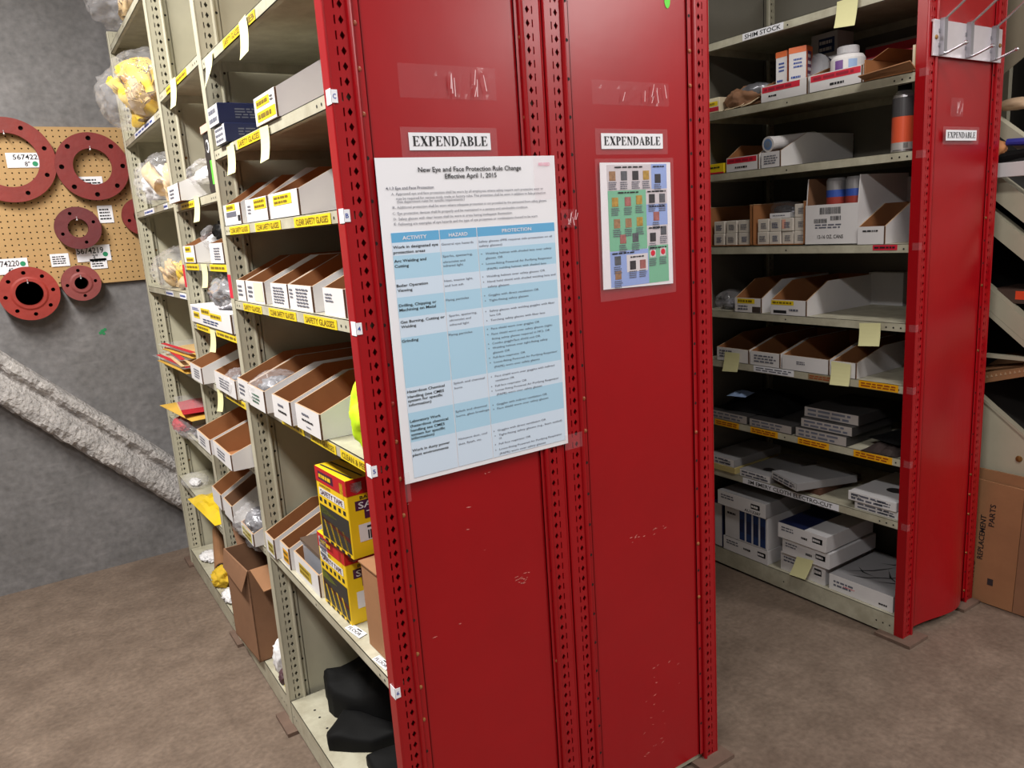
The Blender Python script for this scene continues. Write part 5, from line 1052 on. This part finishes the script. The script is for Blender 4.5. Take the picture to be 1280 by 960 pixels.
# third shelf
crate('small_box', 'yellow box with black print at the far end of the third shelf', 'box', 2.402, 2.128, 2.232, 1.657, 0.038, 0.14, yellow, (('print', 'F', (0.3, 0.9, 0.45, 0.8), None, None, 1, ink), ('red_band', 'F', (0, 1, 0, 0.15), redtag)))
shelf_bin('white bin with a red band beside the yellow box on the third shelf', 2.402, 1.962, 2.115, 1.657, 0.052, 0.10, 0.40, 0.08, (redband(0.94), rp(0.25, 0.72, 0.12, 0.42)), 'white bins with a red band')
shelf_bin('long grey-white bin with a white tube leaning out, third shelf', 2.403, 1.865, 1.950, 1.657, 0.055, 0.118, 0.44, 0.15, (pr(4, 0.1, 0.9),), 'white bins with a red band', 0.0)
t = thing('white_tube', 'white tube with a pale blue core leaning out of the grey-white bin', 'tube', (2.45, 1.91, 1.72)); a = Vector((2.405, 1.922, 1.740)); b = Vector((2.66, 1.900, 1.760)); d_ = (b - a).normalized()
k = M(); k.lathe([(0.020, 0), (0.0275, 0.0), (0.0275, 0.02), (0.026, 0.022), (0.026, 0.24), (0.02, 0.25)], a, 24, axis=d_); k.build('tube_wall', white, t)
k = M(); k.lathe([(0.020, -0.0005), (0.012, -0.0008)], a, 24, axis=d_); k.build('blue_core', mat('pale_blue_core', (110, 140, 186), 0.5), t)
k = M(); k.lathe([(0.012, -0.001), (0.001, -0.001)], a, 20, axis=d_); k.build('mouth', mat('grey_core', (150, 165, 190), 0.6), t)
t = thing('spray_can', 'grey and orange spray can with a black cap beside the far red upright', 'spray can', (2.450, 1.436, 1.6575)); c0 = t.location
k = M(); k.lathe([(0.031, 0), (0.0345, 0.003), (0.0345, 0.008)], c0, 32); k.build('base_rim', steel, t)
k = M(); k.lathe([(0.0342, 0.008), (0.0342, 0.030)], c0, 32); k.build('silver_band', mat('silver_band', (188, 184, 182), 0.3, metal=0.3), t)
k = M(); k.lathe([(0.0343, 0.030), (0.0343, 0.108)], c0, 32); k.build('orange_wrap', mat('can_orange', (216, 88, 56), 0.3), t)
k = M(); k.lathe([(0.0344, 0.108), (0.0344, 0.165)], c0, 32); k.build('grey_wrap', mat('can_grey', (72, 70, 72), 0.3), t)
k = M(); k.lathe([(0.0345, 0.165), (0.033, 0.172), (0.022, 0.186), (0.0, 0.190)], c0, 32); k.build('dome', steel, t)
k = M(); k.lathe([(0.020, 0.184), (0.020, 0.215), (0.016, 0.222), (0.001, 0.223)], c0, 24); k.build('cap', black, t)
k = M()
for i in range(9): a_ = 3.7 + i * 0.045; k.face([c0 + Vector((0.0349 * math.cos(q), 0.0349 * math.sin(q), z)) for q, z in ((a_, 0.012), (a_ + 0.022, 0.012), (a_ + 0.022, 0.028), (a_, 0.028))])
k.build('barcode', ink, t)
# fourth shelf: trays of little cartons
def tray(label, y0, y1, h, x=2.415, d=0.30):
    t = thing('cardboard_tray', label, 'tray', (x, (y0 + y1) / 2, 1.3725)); k = M()
    k.box((x, y0, 1.373), (x + d, y1, 1.376)); k.box((x, y0, 1.373), (x + d, y0 + 0.005, 1.372 + h)); k.box((x, y1 - 0.005, 1.373), (x + d, y1, 1.372 + h)); k.box((x + d - 0.004, y0, 1.373), (x + d, y1, 1.372 + h)); k.box((x, y0, 1.373), (x + 0.003, y1, 1.379))
    k.build('tray_wall', kraft, t); k = M(); k.box((x - 0.001, y0 - 0.001, 1.372 + h), (x + d, y0 + 0.006, 1.374 + h)); k.box((x - 0.001, y1 - 0.006, 1.372 + h), (x + d, y1 + 0.001, 1.374 + h)); k.box((x + d - 0.006, y0 + 0.006, 1.372 + h), (x + d, y1 - 0.006, 1.374 + h)); k.build('tray_rim', pale_edge, t); return t
tray('brown tray with six small white cartons, at the far end of the fourth shelf', 2.008, 2.225, 0.155)
tray('brown tray with nine small white cartons, beside the can carton', 1.770, 2.000, 0.155)
cream = mat('cream_carton', (214, 206, 196), 0.6, var=0.05)
rr = random.Random(3)
cnt = [('left', 2.190, 3, 2), ('right', 1.985, 4, 2)]
for side, ys, nc, nr in cnt:
    cw = 0.0575 if side == 'left' else 0.0545
    for c_ in range(nc):
        for r_ in range(nr + (1 if side == 'right' and c_ == 3 else 0)):
            yb = ys - c_ * cw if side == 'right' else ys + 0.012 - c_ * 0.062
            y1 = yb - 0.002; y0 = yb - cw + 0.003
            row_n = ('lower row', 'upper row', 'third row')[r_]; col = ('first', 'second', 'third', 'fourth')[c_]
            crate('small_carton', 'small white carton in the %s tray, %s, %s from the left' % ('six-carton' if side == 'left' else 'nine-carton', row_n, col), 'carton', 2.420 + rr.uniform(0, 0.006), y0, y1, 1.3763 + r_ * 0.048, 0.047, 0.22, cream,
                  (('blue_print', 'F', (0.2 + rr.uniform(-.05, .1), 0.85, 0.2, 0.75), None, None, 4, bluedk if rr.random() < 0.6 else grey_ink),) + ((('orange_mark', 'F', (0.05, 0.35, 0.2, 0.9), mat('peach', (230, 170, 150), 0.5) if 'peach' not in MATS else MATS['peach']),) if (side == 'right' and c_ == 2 and r_ == 1) else ()), rr.uniform(-0.03, 0.03), 'small cartons in trays')
crate('small_carton', 'small grey-white carton lying flat on top of the nine-carton tray', 'carton', 2.44, 1.855, 1.935, 1.4725, 0.018, 0.10, wside, (('print', 'F', (0.1, 0.8, 0.3, 0.7), None, None, 1, grey_ink),), 0.2)
bag('silver crinkled bag lying on top behind the nine-carton tray', (2.56, 1.98, 1.474), (0.10, 0.20, 0.06), (('goods', (0, 0, 0.004), (0.06, 0.14, 0.04), silver),), 73)
# tall white carton of cans
t = thing('can_carton', 'tall white carton with cut-down front reading 12-16 OZ. CANS', 'carton', (2.412, 1.663, 1.3725)); x, y0, y1 = 2.412, 1.561, 1.764; k = M()
k.box((x, y0, 1.373), (x + 0.30, y1, 1.376), 1); k.box((x, y0, 1.373), (x + 0.004, y1, 1.511), 0, [0, 3, 0, 1, 0, 0])
for ya, inner in ((y0, 1), (y1 - 0.004, -1)):
    pts = [(x + 0.004, 1.376), (x + 0.30, 1.376), (x + 0.30, 1.602), (x + 0.012, 1.602), (x + 0.004, 1.511)]
    for yy_, m_ in ((ya, 0 if inner > 0 else 1), (ya + 0.004, 1 if inner > 0 else 0)): k.face([(a, yy_, b) for a, b in pts], m_)
    for i in range(5): j = (i + 1) % 5; k.face([(pts[i][0], ya, pts[i][1]), (pts[j][0], ya, pts[j][1]), (pts[j][0], ya + 0.004, pts[j][1]), (pts[i][0], ya + 0.004, pts[i][1])], 0)
k.box((x + 0.296, y0, 1.376), (x + 0.30, y1, 1.602), 1); k.build('carton_wall', [white, brown2, edge, pale_edge], t)
k = M(); O = Vector((x - 0.0008, y1, 1.373)); k.text('12-16 OZ. CANS', O + UF * 0.05 + UV * 0.022, UF, UV, 0.012, 0.10, True)
k.build('lettering', ink, t)
for (a, b, c, d_) in ((0.058, 0.14, 0.105, 0.128), (0.036, 0.085, 0.075, 0.09), (0.10, 0.14, 0.083, 0.098)):
    k = M(); q = a
    while q < b: ww = rr.choice((0.001, 0.0018, 0.0026)); k.face([O + UF * q + UV * c, O + UF * (q + ww) + UV * c, O + UF * (q + ww) + UV * d_, O + UF * q + UV * d_]); q += ww + rr.choice((0.001, 0.0016))
    k.build('barcode', ink, t)
k = M(); k.bars(O + UF * 0.04 + UV * 0.055, UF, UV, 0.12, 0.018, 2, 0, 3); k.build('small_print', grey_ink, t)
for lb, y in (('silver and blue spray can in the can carton, the farther one', 1.672), ('silver and blue spray can in the can carton, touching its near wall', 1.598)):
    t = thing('spray_can', lb, 'spray can', (2.455, y, 1.3765), 0, 'cans in the tall white carton'); c0 = t.location
    k = M(); k.lathe([(0.033, 0), (0.033, 0.158)], c0, 28); k.build('red_wrap', mat('can_red', (150, 60, 52), 0.3) if 'can_red' not in MATS else MATS['can_red'], t)
    k = M(); k.lathe([(0.0331, 0.158), (0.0331, 0.182)], c0, 28); k.build('blue_band', blue, t)
    k = M(); k.lathe([(0.033, 0.182), (0.033, 0.212), (0.028, 0.222), (0.001, 0.223)], c0, 28); k.build('silver_top', MATS.get('can_silver') or mat('can_silver', (150, 148, 150), 0.35, metal=0.4), t)
shelf_bin('white bin with a part number beside the tall can carton', 2.404, 1.458, 1.555, 1.372, 0.058, 0.13, 0.40, 0.15, (('part_number', (0.15, 0.8, 0.65, 0.85), None, None, 1, ink),), 'open white bins of the facing row')
crate('card_sheet', 'white card panel standing at the back of the fourth shelf', 'box', 2.70, 1.40, 1.70, 1.372, 0.215, 0.02, wside)
# fifth shelf
bag('clear bag at the far end of the fifth shelf', (2.47, 2.15, 1.117), (0.14, 0.15, 0.08), (('goods', (0, 0, 0.004), (0.08, 0.09, 0.04), silver),), 75)
shelf_bin('white bin with yellow header label and dark square, fifth shelf', 2.402, 1.948, 2.078, 1.117, 0.056, 0.12, 0.42, 0.12, (('yellow_header', (0.1, 0.75, 0.62, 0.95), yellow, None, 1, olive), ('print', (0.1, 0.55, 0.1, 0.55), None, None, 2, grey_ink), ('dark_square', (0.66, 0.96, 0.02, 0.42), mat('dark_square', (64, 54, 50), 0.5))), 'open white bins of the facing row')
shelf_bin('wide white bin with yellow header label, its long side showing, fifth shelf', 2.402, 1.748, 1.905, 1.117, 0.056, 0.118, 0.42, 0.125, (('yellow_header', (0.02, 0.65, 0.66, 0.95), yellow, None, 1, olive), ('print', (0.5, 0.85, 0.2, 0.5), None, None, 1, grey_ink), ('dark_mark', (0.08, 0.45, 0.1, 0.3), ink)), 'open white bins of the facing row')
crate('small_box', 'white card box end standing at the back of the fifth shelf', 'box', 2.80, 1.62, 1.76, 1.117, 0.125, 0.04, wside)
# sixth shelf
for lb, a, b, p in (('white bin with handwriting behind a yellow note, sixth shelf', 2.010, 2.174, ('handwriting', (0.05, 0.6, 0.2, 0.9), None, None, 3, grey_ink)), ('white bin with two handwritten lines, sixth shelf', 1.862, 2.003, ('handwriting', (0.08, 0.92, 0.15, 0.85), None, None, 3, grey_ink)),
        ('widest white bin with a small printed number, sixth shelf', 1.652, 1.852, ('part_number', (0.3, 0.55, 0.4, 0.7), None, None, 2, grey_ink)), ('white bin behind a yellow note at the near end of the sixth shelf', 1.546, 1.640, ('part_number', (0.1, 0.4, 0.5, 0.8), None, None, 1, grey_ink))):
    shelf_bin(lb, 2.403, a, b, 0.911, 0.055, 0.096, 0.42, 0.16, (p,), 'open white bins of the facing row')
for lb, q in (('yellow note hanging from the fifth shelf edge near the red upright', ((2.400, 1.532, 1.110), (2.400, 1.456, 1.115), (2.400, 1.451, 1.039), (2.400, 1.527, 1.033))),
        ('yellow note on the sixth shelf covering part of the handwritten bin', ((2.400, 2.122, 0.951), (2.400, 2.046, 0.952), (2.400, 2.048, 0.878), (2.400, 2.127, 0.872))),
        ('yellow note on the sixth shelf covering the near bin front', ((2.400, 1.636, 0.967), (2.400, 1.560, 0.964), (2.400, 1.558, 0.887), (2.400, 1.633, 0.884))),
        ('yellow note at the top beside the SHIM STOCK label', ((2.400, 1.640, 2.150), (2.400, 1.565, 2.152), (2.400, 1.568, 2.062), (2.400, 1.642, 2.070)))):
    paper_note(lb, [(p[0] - 0.009, p[1], p[2]) for p in q])
# seventh shelf: dark sleeves and flat packs
dim = mat('grey_pack_front', (168, 160, 156), 0.6, var=0.06); dimtop = mat('dark_pack', (52, 50, 50), 0.5, var=0.2, scale=6)
def flat(label, x, y0, y1, z, h, d, m, front=None, rz=0.0, prints=(), group='flat packs on the facing row', name='flat_pack'):
    p = ((('front_label', 'F', (0.01, 0.99, 0.03, 0.97), front, None, 2, grey_ink),) if front else ()) + tuple(prints)
    return crate(name, label, 'pack', x, y0, y1, z, h, d, m, p, rz, group)
flat('dark flat pack with a grey printed end, lowest of the stack of three', 2.402, 1.575, 1.790, 0.659, 0.036, 0.28, dimtop, dim)
flat('dark flat pack with a grey printed end, middle of the stack of three', 2.415, 1.563, 1.776, 0.6965, 0.034, 0.28, dimtop, dim)
flat('dark flat pack with a grey printed end, topmost of the stack of three', 2.440, 1.555, 1.780, 0.732, 0.038, 0.28, dimtop, dim)
flat('dark flat pack with a grey printed end, alone left of the stack of three', 2.402, 1.806, 2.008, 0.659, 0.032, 0.28, dimtop, dim)
flat('dark flat pack with a wide pale end at the far end of the seventh shelf', 2.404, 2.020, 2.235, 0.659, 0.034, 0.28, dimtop, dim)
packet('pile of black sleeves at the far end of the seventh shelf', 2.60, 2.08, 0.694, 0.3, 0.3, 0.07, black, 0.1, film_=False, seed=21)
packet('blue-grey folded sheet lying on the black sleeves', 2.46, 2.10, 0.764, 0.10, 0.08, 0.014, mat('blue_grey_sheet', (130, 150, 184), 0.5), 0.3, film_=False, seed=22)
packet('loose black and brown sheets at the near end of the seventh shelf', 2.52, 1.460, 0.659, 0.24, 0.13, 0.03, mat('dark_sheet', (66, 56, 54), 0.4, var=0.3, scale=12), 0.05, film_=False, seed=23)
packet('rounded black sheet lying on the loose brown sheets', 2.56, 1.45, 0.69, 0.22, 0.13, 0.02, black, -0.2, film_=False, seed=24)
# eighth shelf: flat white boxes
lid_m = mat('grey_lid_card', (148, 146, 148), 0.5, var=0.06, scale=5); blk = mat('dark_oval', (46, 44, 46), 0.5)
oval = [(0.5 + 0.5 * math.cos(j * PI / 8), 0.5 + 0.5 * math.sin(j * PI / 8)) for j in range(16)]
wf = lambda: ('front_print', 'F', (0.55, 0.95, 0.2, 0.8), None, None, 2, grey_ink)
flat('white flat box on top of a yellowish one, far end of the eighth shelf', 2.400, 2.085, 2.235, 0.461, 0.034, 0.3, lid_m, white, 0.0, (wf(),))
flat('yellowish flat box at the far end of the eighth shelf, under a white one', 2.398, 2.080, 2.238, 0.435, 0.025, 0.28, mat('yellowish_card', (196, 178, 120), 0.6))
flat('grey-topped flat box with a dark oval, beside the yellowish one', 2.402, 1.905, 2.058, 0.435, 0.031, 0.3, lid_m, white, 0.0, (('dark_oval', 'T', (0.45, 0.75, 0.15, 0.3), blk, None, 0, None, True, oval), wf()))
flat('grey-topped flat box turned askew over the shelf sign', 2.375, 1.735, 1.905, 0.462, 0.030, 0.26, lid_m, white, -0.35, (('front_print', 'F', (0.5, 0.7, 0.2, 0.7), None, None, 2, grey_ink), ('front_print', 'F', (0.75, 0.95, 0.3, 0.8), None, None, 2, ink)))
flat('dark brown flat pack under the askew grey-topped box', 2.43, 1.70, 1.89, 0.435, 0.025, 0.26, mat('rust_pack', (96, 64, 50), 0.6))
flat('white flat box with a dark oval near the red upright', 2.402, 1.385, 1.565, 0.466, 0.033, 0.3, wside, white, 0.0, (('dark_oval', 'T', (0.45, 0.8, 0.28, 0.45), blk, None, 0, None, True, oval), ('front_print', 'F', (0.05, 0.3, 0.3, 0.9), None, None, 3, ink), wf()))
flat('white flat box near the red upright, under the one with the dark oval', 2.412, 1.378, 1.545, 0.435, 0.029, 0.3, wside, white, 0.0, (wf(),))
# bottom shelf: sanding sheet boxes
bluetop = lambda: ('blue_top', 'T', (0.0, 0.55, 0.0, 0.8), navy)
logo = lambda a=0.72, b=0.92: ('blue_mark', 'F', (a, b, 0.4, 0.75), bluedk, None, 1, white)
gp = lambda: ('front_print', 'F', (0.05, 0.4, 0.45, 0.85), None, None, 2, grey_ink)
crate('sheet_box', 'white sheet box lid with big number, tilted on top of the far stack', 'box', 2.388, 1.915, 2.165, 0.288, 0.062, 0.28, lid_m, (('front_label', 'F', (0, 1, 0, 1), white), gp(), logo(0.7, 0.88), ('number', 'F', (0.55, 0.92, 0.05, 0.33), None, 'AU13287', 0, ink)), group='white sheet boxes')
t = crate('sheet_box', 'white sheet box with four blue stripes in the far stack', 'box', 2.402, 1.918, 2.140, 0.145, 0.142, 0.28, wside, [('print', 'F', (0.05, 0.3, 0.7, 0.85), None, None, 1, ink)] + [('blue_stripe', 'F', (0.36 + i * 0.16, 0.48 + i * 0.16, 0.05, 0.95), bluedk, None, 1, navy) for i in range(4)], group='white sheet boxes')
crate('sheet_box', 'white sheet box lying lowest in the far stack', 'box', 2.402, 1.916, 2.148, 0.082, 0.062, 0.28, wside, (('front_label', 'F', (0, 1, 0, 1), white), gp(), logo(0.78, 0.95), ('front_print', 'F', (0.45, 0.65, 0.4, 0.7), None, None, 1, ink)), group='white sheet boxes')
crate('sheet_box', 'narrow blue-edged box standing at the far end of the bottom shelf', 'box', 2.404, 2.155, 2.215, 0.082, 0.20, 0.26, navy, (('white_strip', 'F', (0.3, 0.95, 0.02, 0.98), wside),), group='white sheet boxes')
crate('sheet_box', 'blue-topped white sheet box, topmost of the middle stack', 'box', 2.392, 1.642, 1.858, 0.232, 0.062, 0.30, wside, (('front_label', 'F', (0, 1, 0, 1), white), gp(), logo(), ('front_print', 'F', (0.48, 0.65, 0.3, 0.6), None, None, 1, ink), bluetop()), group='white sheet boxes')
crate('sheet_box', 'plain white sheet box, middle of the middle stack', 'box', 2.403, 1.636, 1.846, 0.164, 0.062, 0.30, wside, (('front_label', 'F', (0, 1, 0, 1), white), gp(), logo(), ('front_print', 'F', (0.5, 0.68, 0.3, 0.65), None, None, 1, ink)), group='white sheet boxes')
crate('sheet_box', 'white sheet box behind the yellow note, lowest of the middle stack', 'box', 2.420, 1.664, 1.866, 0.082, 0.078, 0.30, wside, (('front_label', 'F', (0, 1, 0, 1), white), gp(), logo(0.76, 0.92)), group='white sheet boxes')
t = crate('sheet_box', 'white sheet box with a black plant-like drawing on its lid, by the red upright', 'box', 2.418, 1.392, 1.645, 0.082, 0.062, 0.30, lid_m, (('front_label', 'F', (0, 1, 0, 1), white), ('front_print', 'F', (0.05, 0.45, 0.2, 0.75), None, None, 2, grey_ink), ('red_print', 'F', (0.22, 0.45, 0.4, 0.5), None, None, 1, redtag), ('front_print', 'F', (0.78, 0.95, 0.15, 0.4), None, None, 1, ink)), group='white sheet boxes')
k = M(); O, u, v, W_, H_ = face_frame('T', 0.30, 0.253, 0.062)
for i, (a, b, c, d_) in enumerate(((0.12, 0.2, 0.55, 0.75), (0.2, 0.12, 0.6, 0.35), (0.15, 0.42, 0.5, 0.3), (0.45, 0.25, 0.8, 0.6), (0.5, 0.6, 0.9, 0.3), (0.6, 0.2, 0.95, 0.5), (0.3, 0.7, 0.55, 0.9), (0.62, 0.55, 0.75, 0.85))):
    p = O + u * a * W_ + v * b * H_ + Vector((0, 0, 0.0008)); q = O + u * c * W_ + v * d_ * H_ + Vector((0, 0, 0.0008)); nrm = (q - p).cross(Vector((0, 0, 1))).normalized() * 0.0035
    m_ = (p + q) / 2 + nrm * 4
    k.face([p, m_ + nrm, q, m_ - nrm])
k.build('lid_drawing', blk, t, local=True)
paper_note('yellow note stuck low on the middle stack above the bottom shelf edge', [(2.398, 1.775, 0.173), (2.398, 1.700, 0.181), (2.398, 1.727, 0.096), (2.398, 1.800, 0.091)])

# ------------------------------------------------------------ slanted rack and cartons beyond the far panel
rk = thing('slanted_rack', 'grey steel rack with steeply slanted shelf rails beyond the far red panel', 'rack', (3.3, 1.3, 0))
rail_m = mat('rail_paint', (178, 172, 152), 0.5, var=0.1, scale=6); dkm = mat('dark_shade_steel', (40, 38, 37), 0.6)
sl = 0.84
def rail(zt, h, m=rail_m, y0=0.95, y1=1.75, x=2.95, nm='slanted_rail'):
    f = lambda y: zt + (y - 1.39) * sl; k = M()
    k.prism([(x, y0, f(y0) - h), (x, y0, f(y0)), (x, y1, f(y1)), (x, y1, f(y1) - h)], (0.025, 0, 0)); k.prism([(x, y0, f(y0)), (x, y0, f(y0) + 0.004), (x, y1, f(y1) + 0.004), (x, y1, f(y1))], (0.05, 0, 0)); k.build(nm, m, rk)
rail(1.758, 0.05); rail(1.576, 0.085); rail(1.444, 0.075); rail(1.175, 0.07); rail(1.10, 0.018)
k = M(); f = lambda y: 0.762 + (y - 1.39) * 0.77; k.prism([(2.955, 0.95, 0.02), (2.955, 0.95, f(0.95)), (2.955, 1.75, f(1.75)), (2.955, 1.75, 0.02)], (0.003, 0, 0)); k.build('side_plate', beige, rk)
k = M(); k.prism([(2.95, 0.95, f(0.95)), (2.95, 0.95, f(0.95) + 0.012), (2.95, 1.75, f(1.75) + 0.012), (2.95, 1.75, f(1.75))], (0.03, 0, 0)); k.build('plate_edge', rail_m, rk)
k = M(); k.lathe([(0.012, 0), (0.010, 0.005), (0.001, 0.007)], (2.955, 1.252, 0.563), 14, axis=(-1, 0, 0)); k.build('bolt', bolt_m, rk)
k = M(); k.prism([(2.985, 1.75, 1.67), (2.985, 1.75, 2.40), (2.985, 0.965, 2.40), (2.985, 0.965, 2.21)], (0.004, 0, 0)); k.build('upper_brace', mat('brace_paint', (136, 126, 108), 0.5), rk)
k = M(); k.box((3.75, 0.9, 0.02), (3.76, 1.78, 2.4)); k.build('far_shade_sheet', dkm, rk); k = M(); k.box((2.97, 1.76, 0.02), (3.76, 1.77, 2.4)); k.build('back_shade_sheet', dkm, rk)  # sheets added in near-black, standing for the shade inside the rack
for zt in (1.50, 1.37, 1.10, 0.74):
    k = M(); g = lambda y: zt + (y - 1.39) * sl; k.prism([(2.98, 0.96, g(0.96)), (3.74, 0.96, g(0.96)), (3.74, 1.75, g(1.75)), (2.98, 1.75, g(1.75))], (0, 0, 0.003)); k.build('slanted_tray', dkm, rk)
for x, y in ((2.955, 0.93), (3.72, 0.93), (2.955, 1.72), (3.72, 1.72)): k = M(); k.box((x, y, 0.002), (x + 0.035, y + 0.035, 2.4)); k.build('upright', rail_m, rk)
k = M(); k.box((2.96, 1.0, 0.922), (2.985, 1.74, 0.935)); k.build('cross_bar', rail_m, rk)
t = thing('cardboard_sheet', 'cardboard sheet with frayed corrugated edge lying in the slanted rack', 'cardboard', (3.0, 1.35, 0.83)); k = M(); k.prism([(2.957, 1.20, 0.885), (2.957, 1.20, 0.915), (2.957, 1.45, 0.838), (2.957, 1.45, 0.806)], (0.3, 0, 0.05)); k.build('sheet', brown, t)
k = M()
for i in range(16): y = 1.205 + i * 0.0153; z = 0.912 - (y - 1.2) * 0.308; k.prism([(2.9565, y, z - 0.010), (2.9565, y + 0.008, z - 0.012), (2.9565, y + 0.006, z - 0.001)], (-0.001, 0, 0))
k.build('flutes', pale_edge, t); k = M(); k.prism([(3.02, 1.18, 0.80), (3.02, 1.24, 0.82), (3.02, 1.25, 0.875)], (0.01, 0, 0)); k.build('orange_corner', orange, t)
t = thing('hand_tool', 'tool with a blue blade guard and thick black handle in the slanted rack', 'tool', (3.0, 1.33, 1.66)); k = M(); k.tube([(2.925, 1.385, 1.628), (2.925, 1.30, 1.636), (2.925, 1.15, 1.650)], [0.021, 0.015, 0.014], 12); k.build('handle', black, t); k = M(); k.tube([(2.925, 1.345, 1.678), (2.925, 1.26, 1.672), (2.925, 1.12, 1.668)], [0.012, 0.013, 0.012], 10); k.build('blade_guard', mat('royal_blue', (52, 56, 150), 0.4), t)
tag(blob('rag', (2.915, 1.375, 1.632), (0.05, 0.07, 0.06), mat('orange_rag', (206, 140, 92), 0.8), None, 81, 0.3, 2.4, 0.4, sub=3), 'crumpled pale orange rag behind the blue and black tool', 'rag')
crate('small_box', 'grey-white box lying under the blue and black tool', 'box', 2.905, 1.10, 1.41, 1.562, 0.048, 0.04, wside)
crate('small_box', 'dark box with an orange-red label lying in the slanted rack', 'box', 2.99, 1.16, 1.40, 1.120, 0.05, 0.2, mat('umber_box', (70, 50, 42), 0.6), (('orange_label', 'F', (0.35, 0.8, 0.3, 0.9), mat('flame_label', (226, 72, 36), 0.5)),))
tag(blob('pale_lump', (3.02, 1.36, 1.79), (0.08, 0.16, 0.04), mat('pale_tan', (190, 160, 130), 0.8), None, 83, 0.3, 2.2, 0.5, sub=3), 'pale tan lump on the upper slanted rail', 'packet')
t = thing('flat_carton', 'flattened brown carton lettered REPLACEMENT PARTS leaning by the far red panel', 'carton', (2.88, 1.29, 0))
k = M(); k.prism([(2.872, 1.385, 0.004), (2.872, 1.205, 0.004), (2.905, 1.205, 0.466), (2.905, 1.385, 0.472)], (0.010, 0, 0)); k.build('front_board', brown, t)
k = M(); k.prism([(2.872, 1.203, 0.004), (2.872, 1.02, 0.004), (2.905, 1.02, 0.46), (2.905, 1.203, 0.466)], (0.010, 0, 0)); k.build('side_board', brown2, t)
up = (Vector((2.905, 0, 0.468)) - Vector((2.872, 0, 0.004))).normalized(); nn = Vector((-1, 0, 0.07)).normalized() * 0.0012
def on(y, s): return Vector((2.872, y, 0.004)) + up * s + nn
k = M(); k.text('REPLACEMENT', on(1.322, 0.165), up, Vector((0, 1, 0)), 0.019, 0.172, True); k.text('PARTS', on(1.293, 0.30), up, Vector((0, 1, 0)), 0.019, 0.085, True); k.text('PARTS', on(1.346, 0.05), up, Vector((0, 1, 0)), 0.014, 0.10, True)
k.build('lettering', ink, t)
k = M(); k.face([on(1.297, 0.075), on(1.277, 0.075), on(1.277, 0.10), on(1.297, 0.10)]); k.build('dark_mark', blk, t)
t = thing('flat_carton', 'second flattened brown carton leaning behind the REPLACEMENT PARTS carton', 'carton', (2.92, 1.2, 0)); k = M(); k.prism([(2.890, 1.40, 0.004), (2.890, 0.98, 0.004), (2.925, 0.98, 0.505), (2.925, 1.40, 0.508)], (0.010, 0, 0)); k.build('board', brown, t)
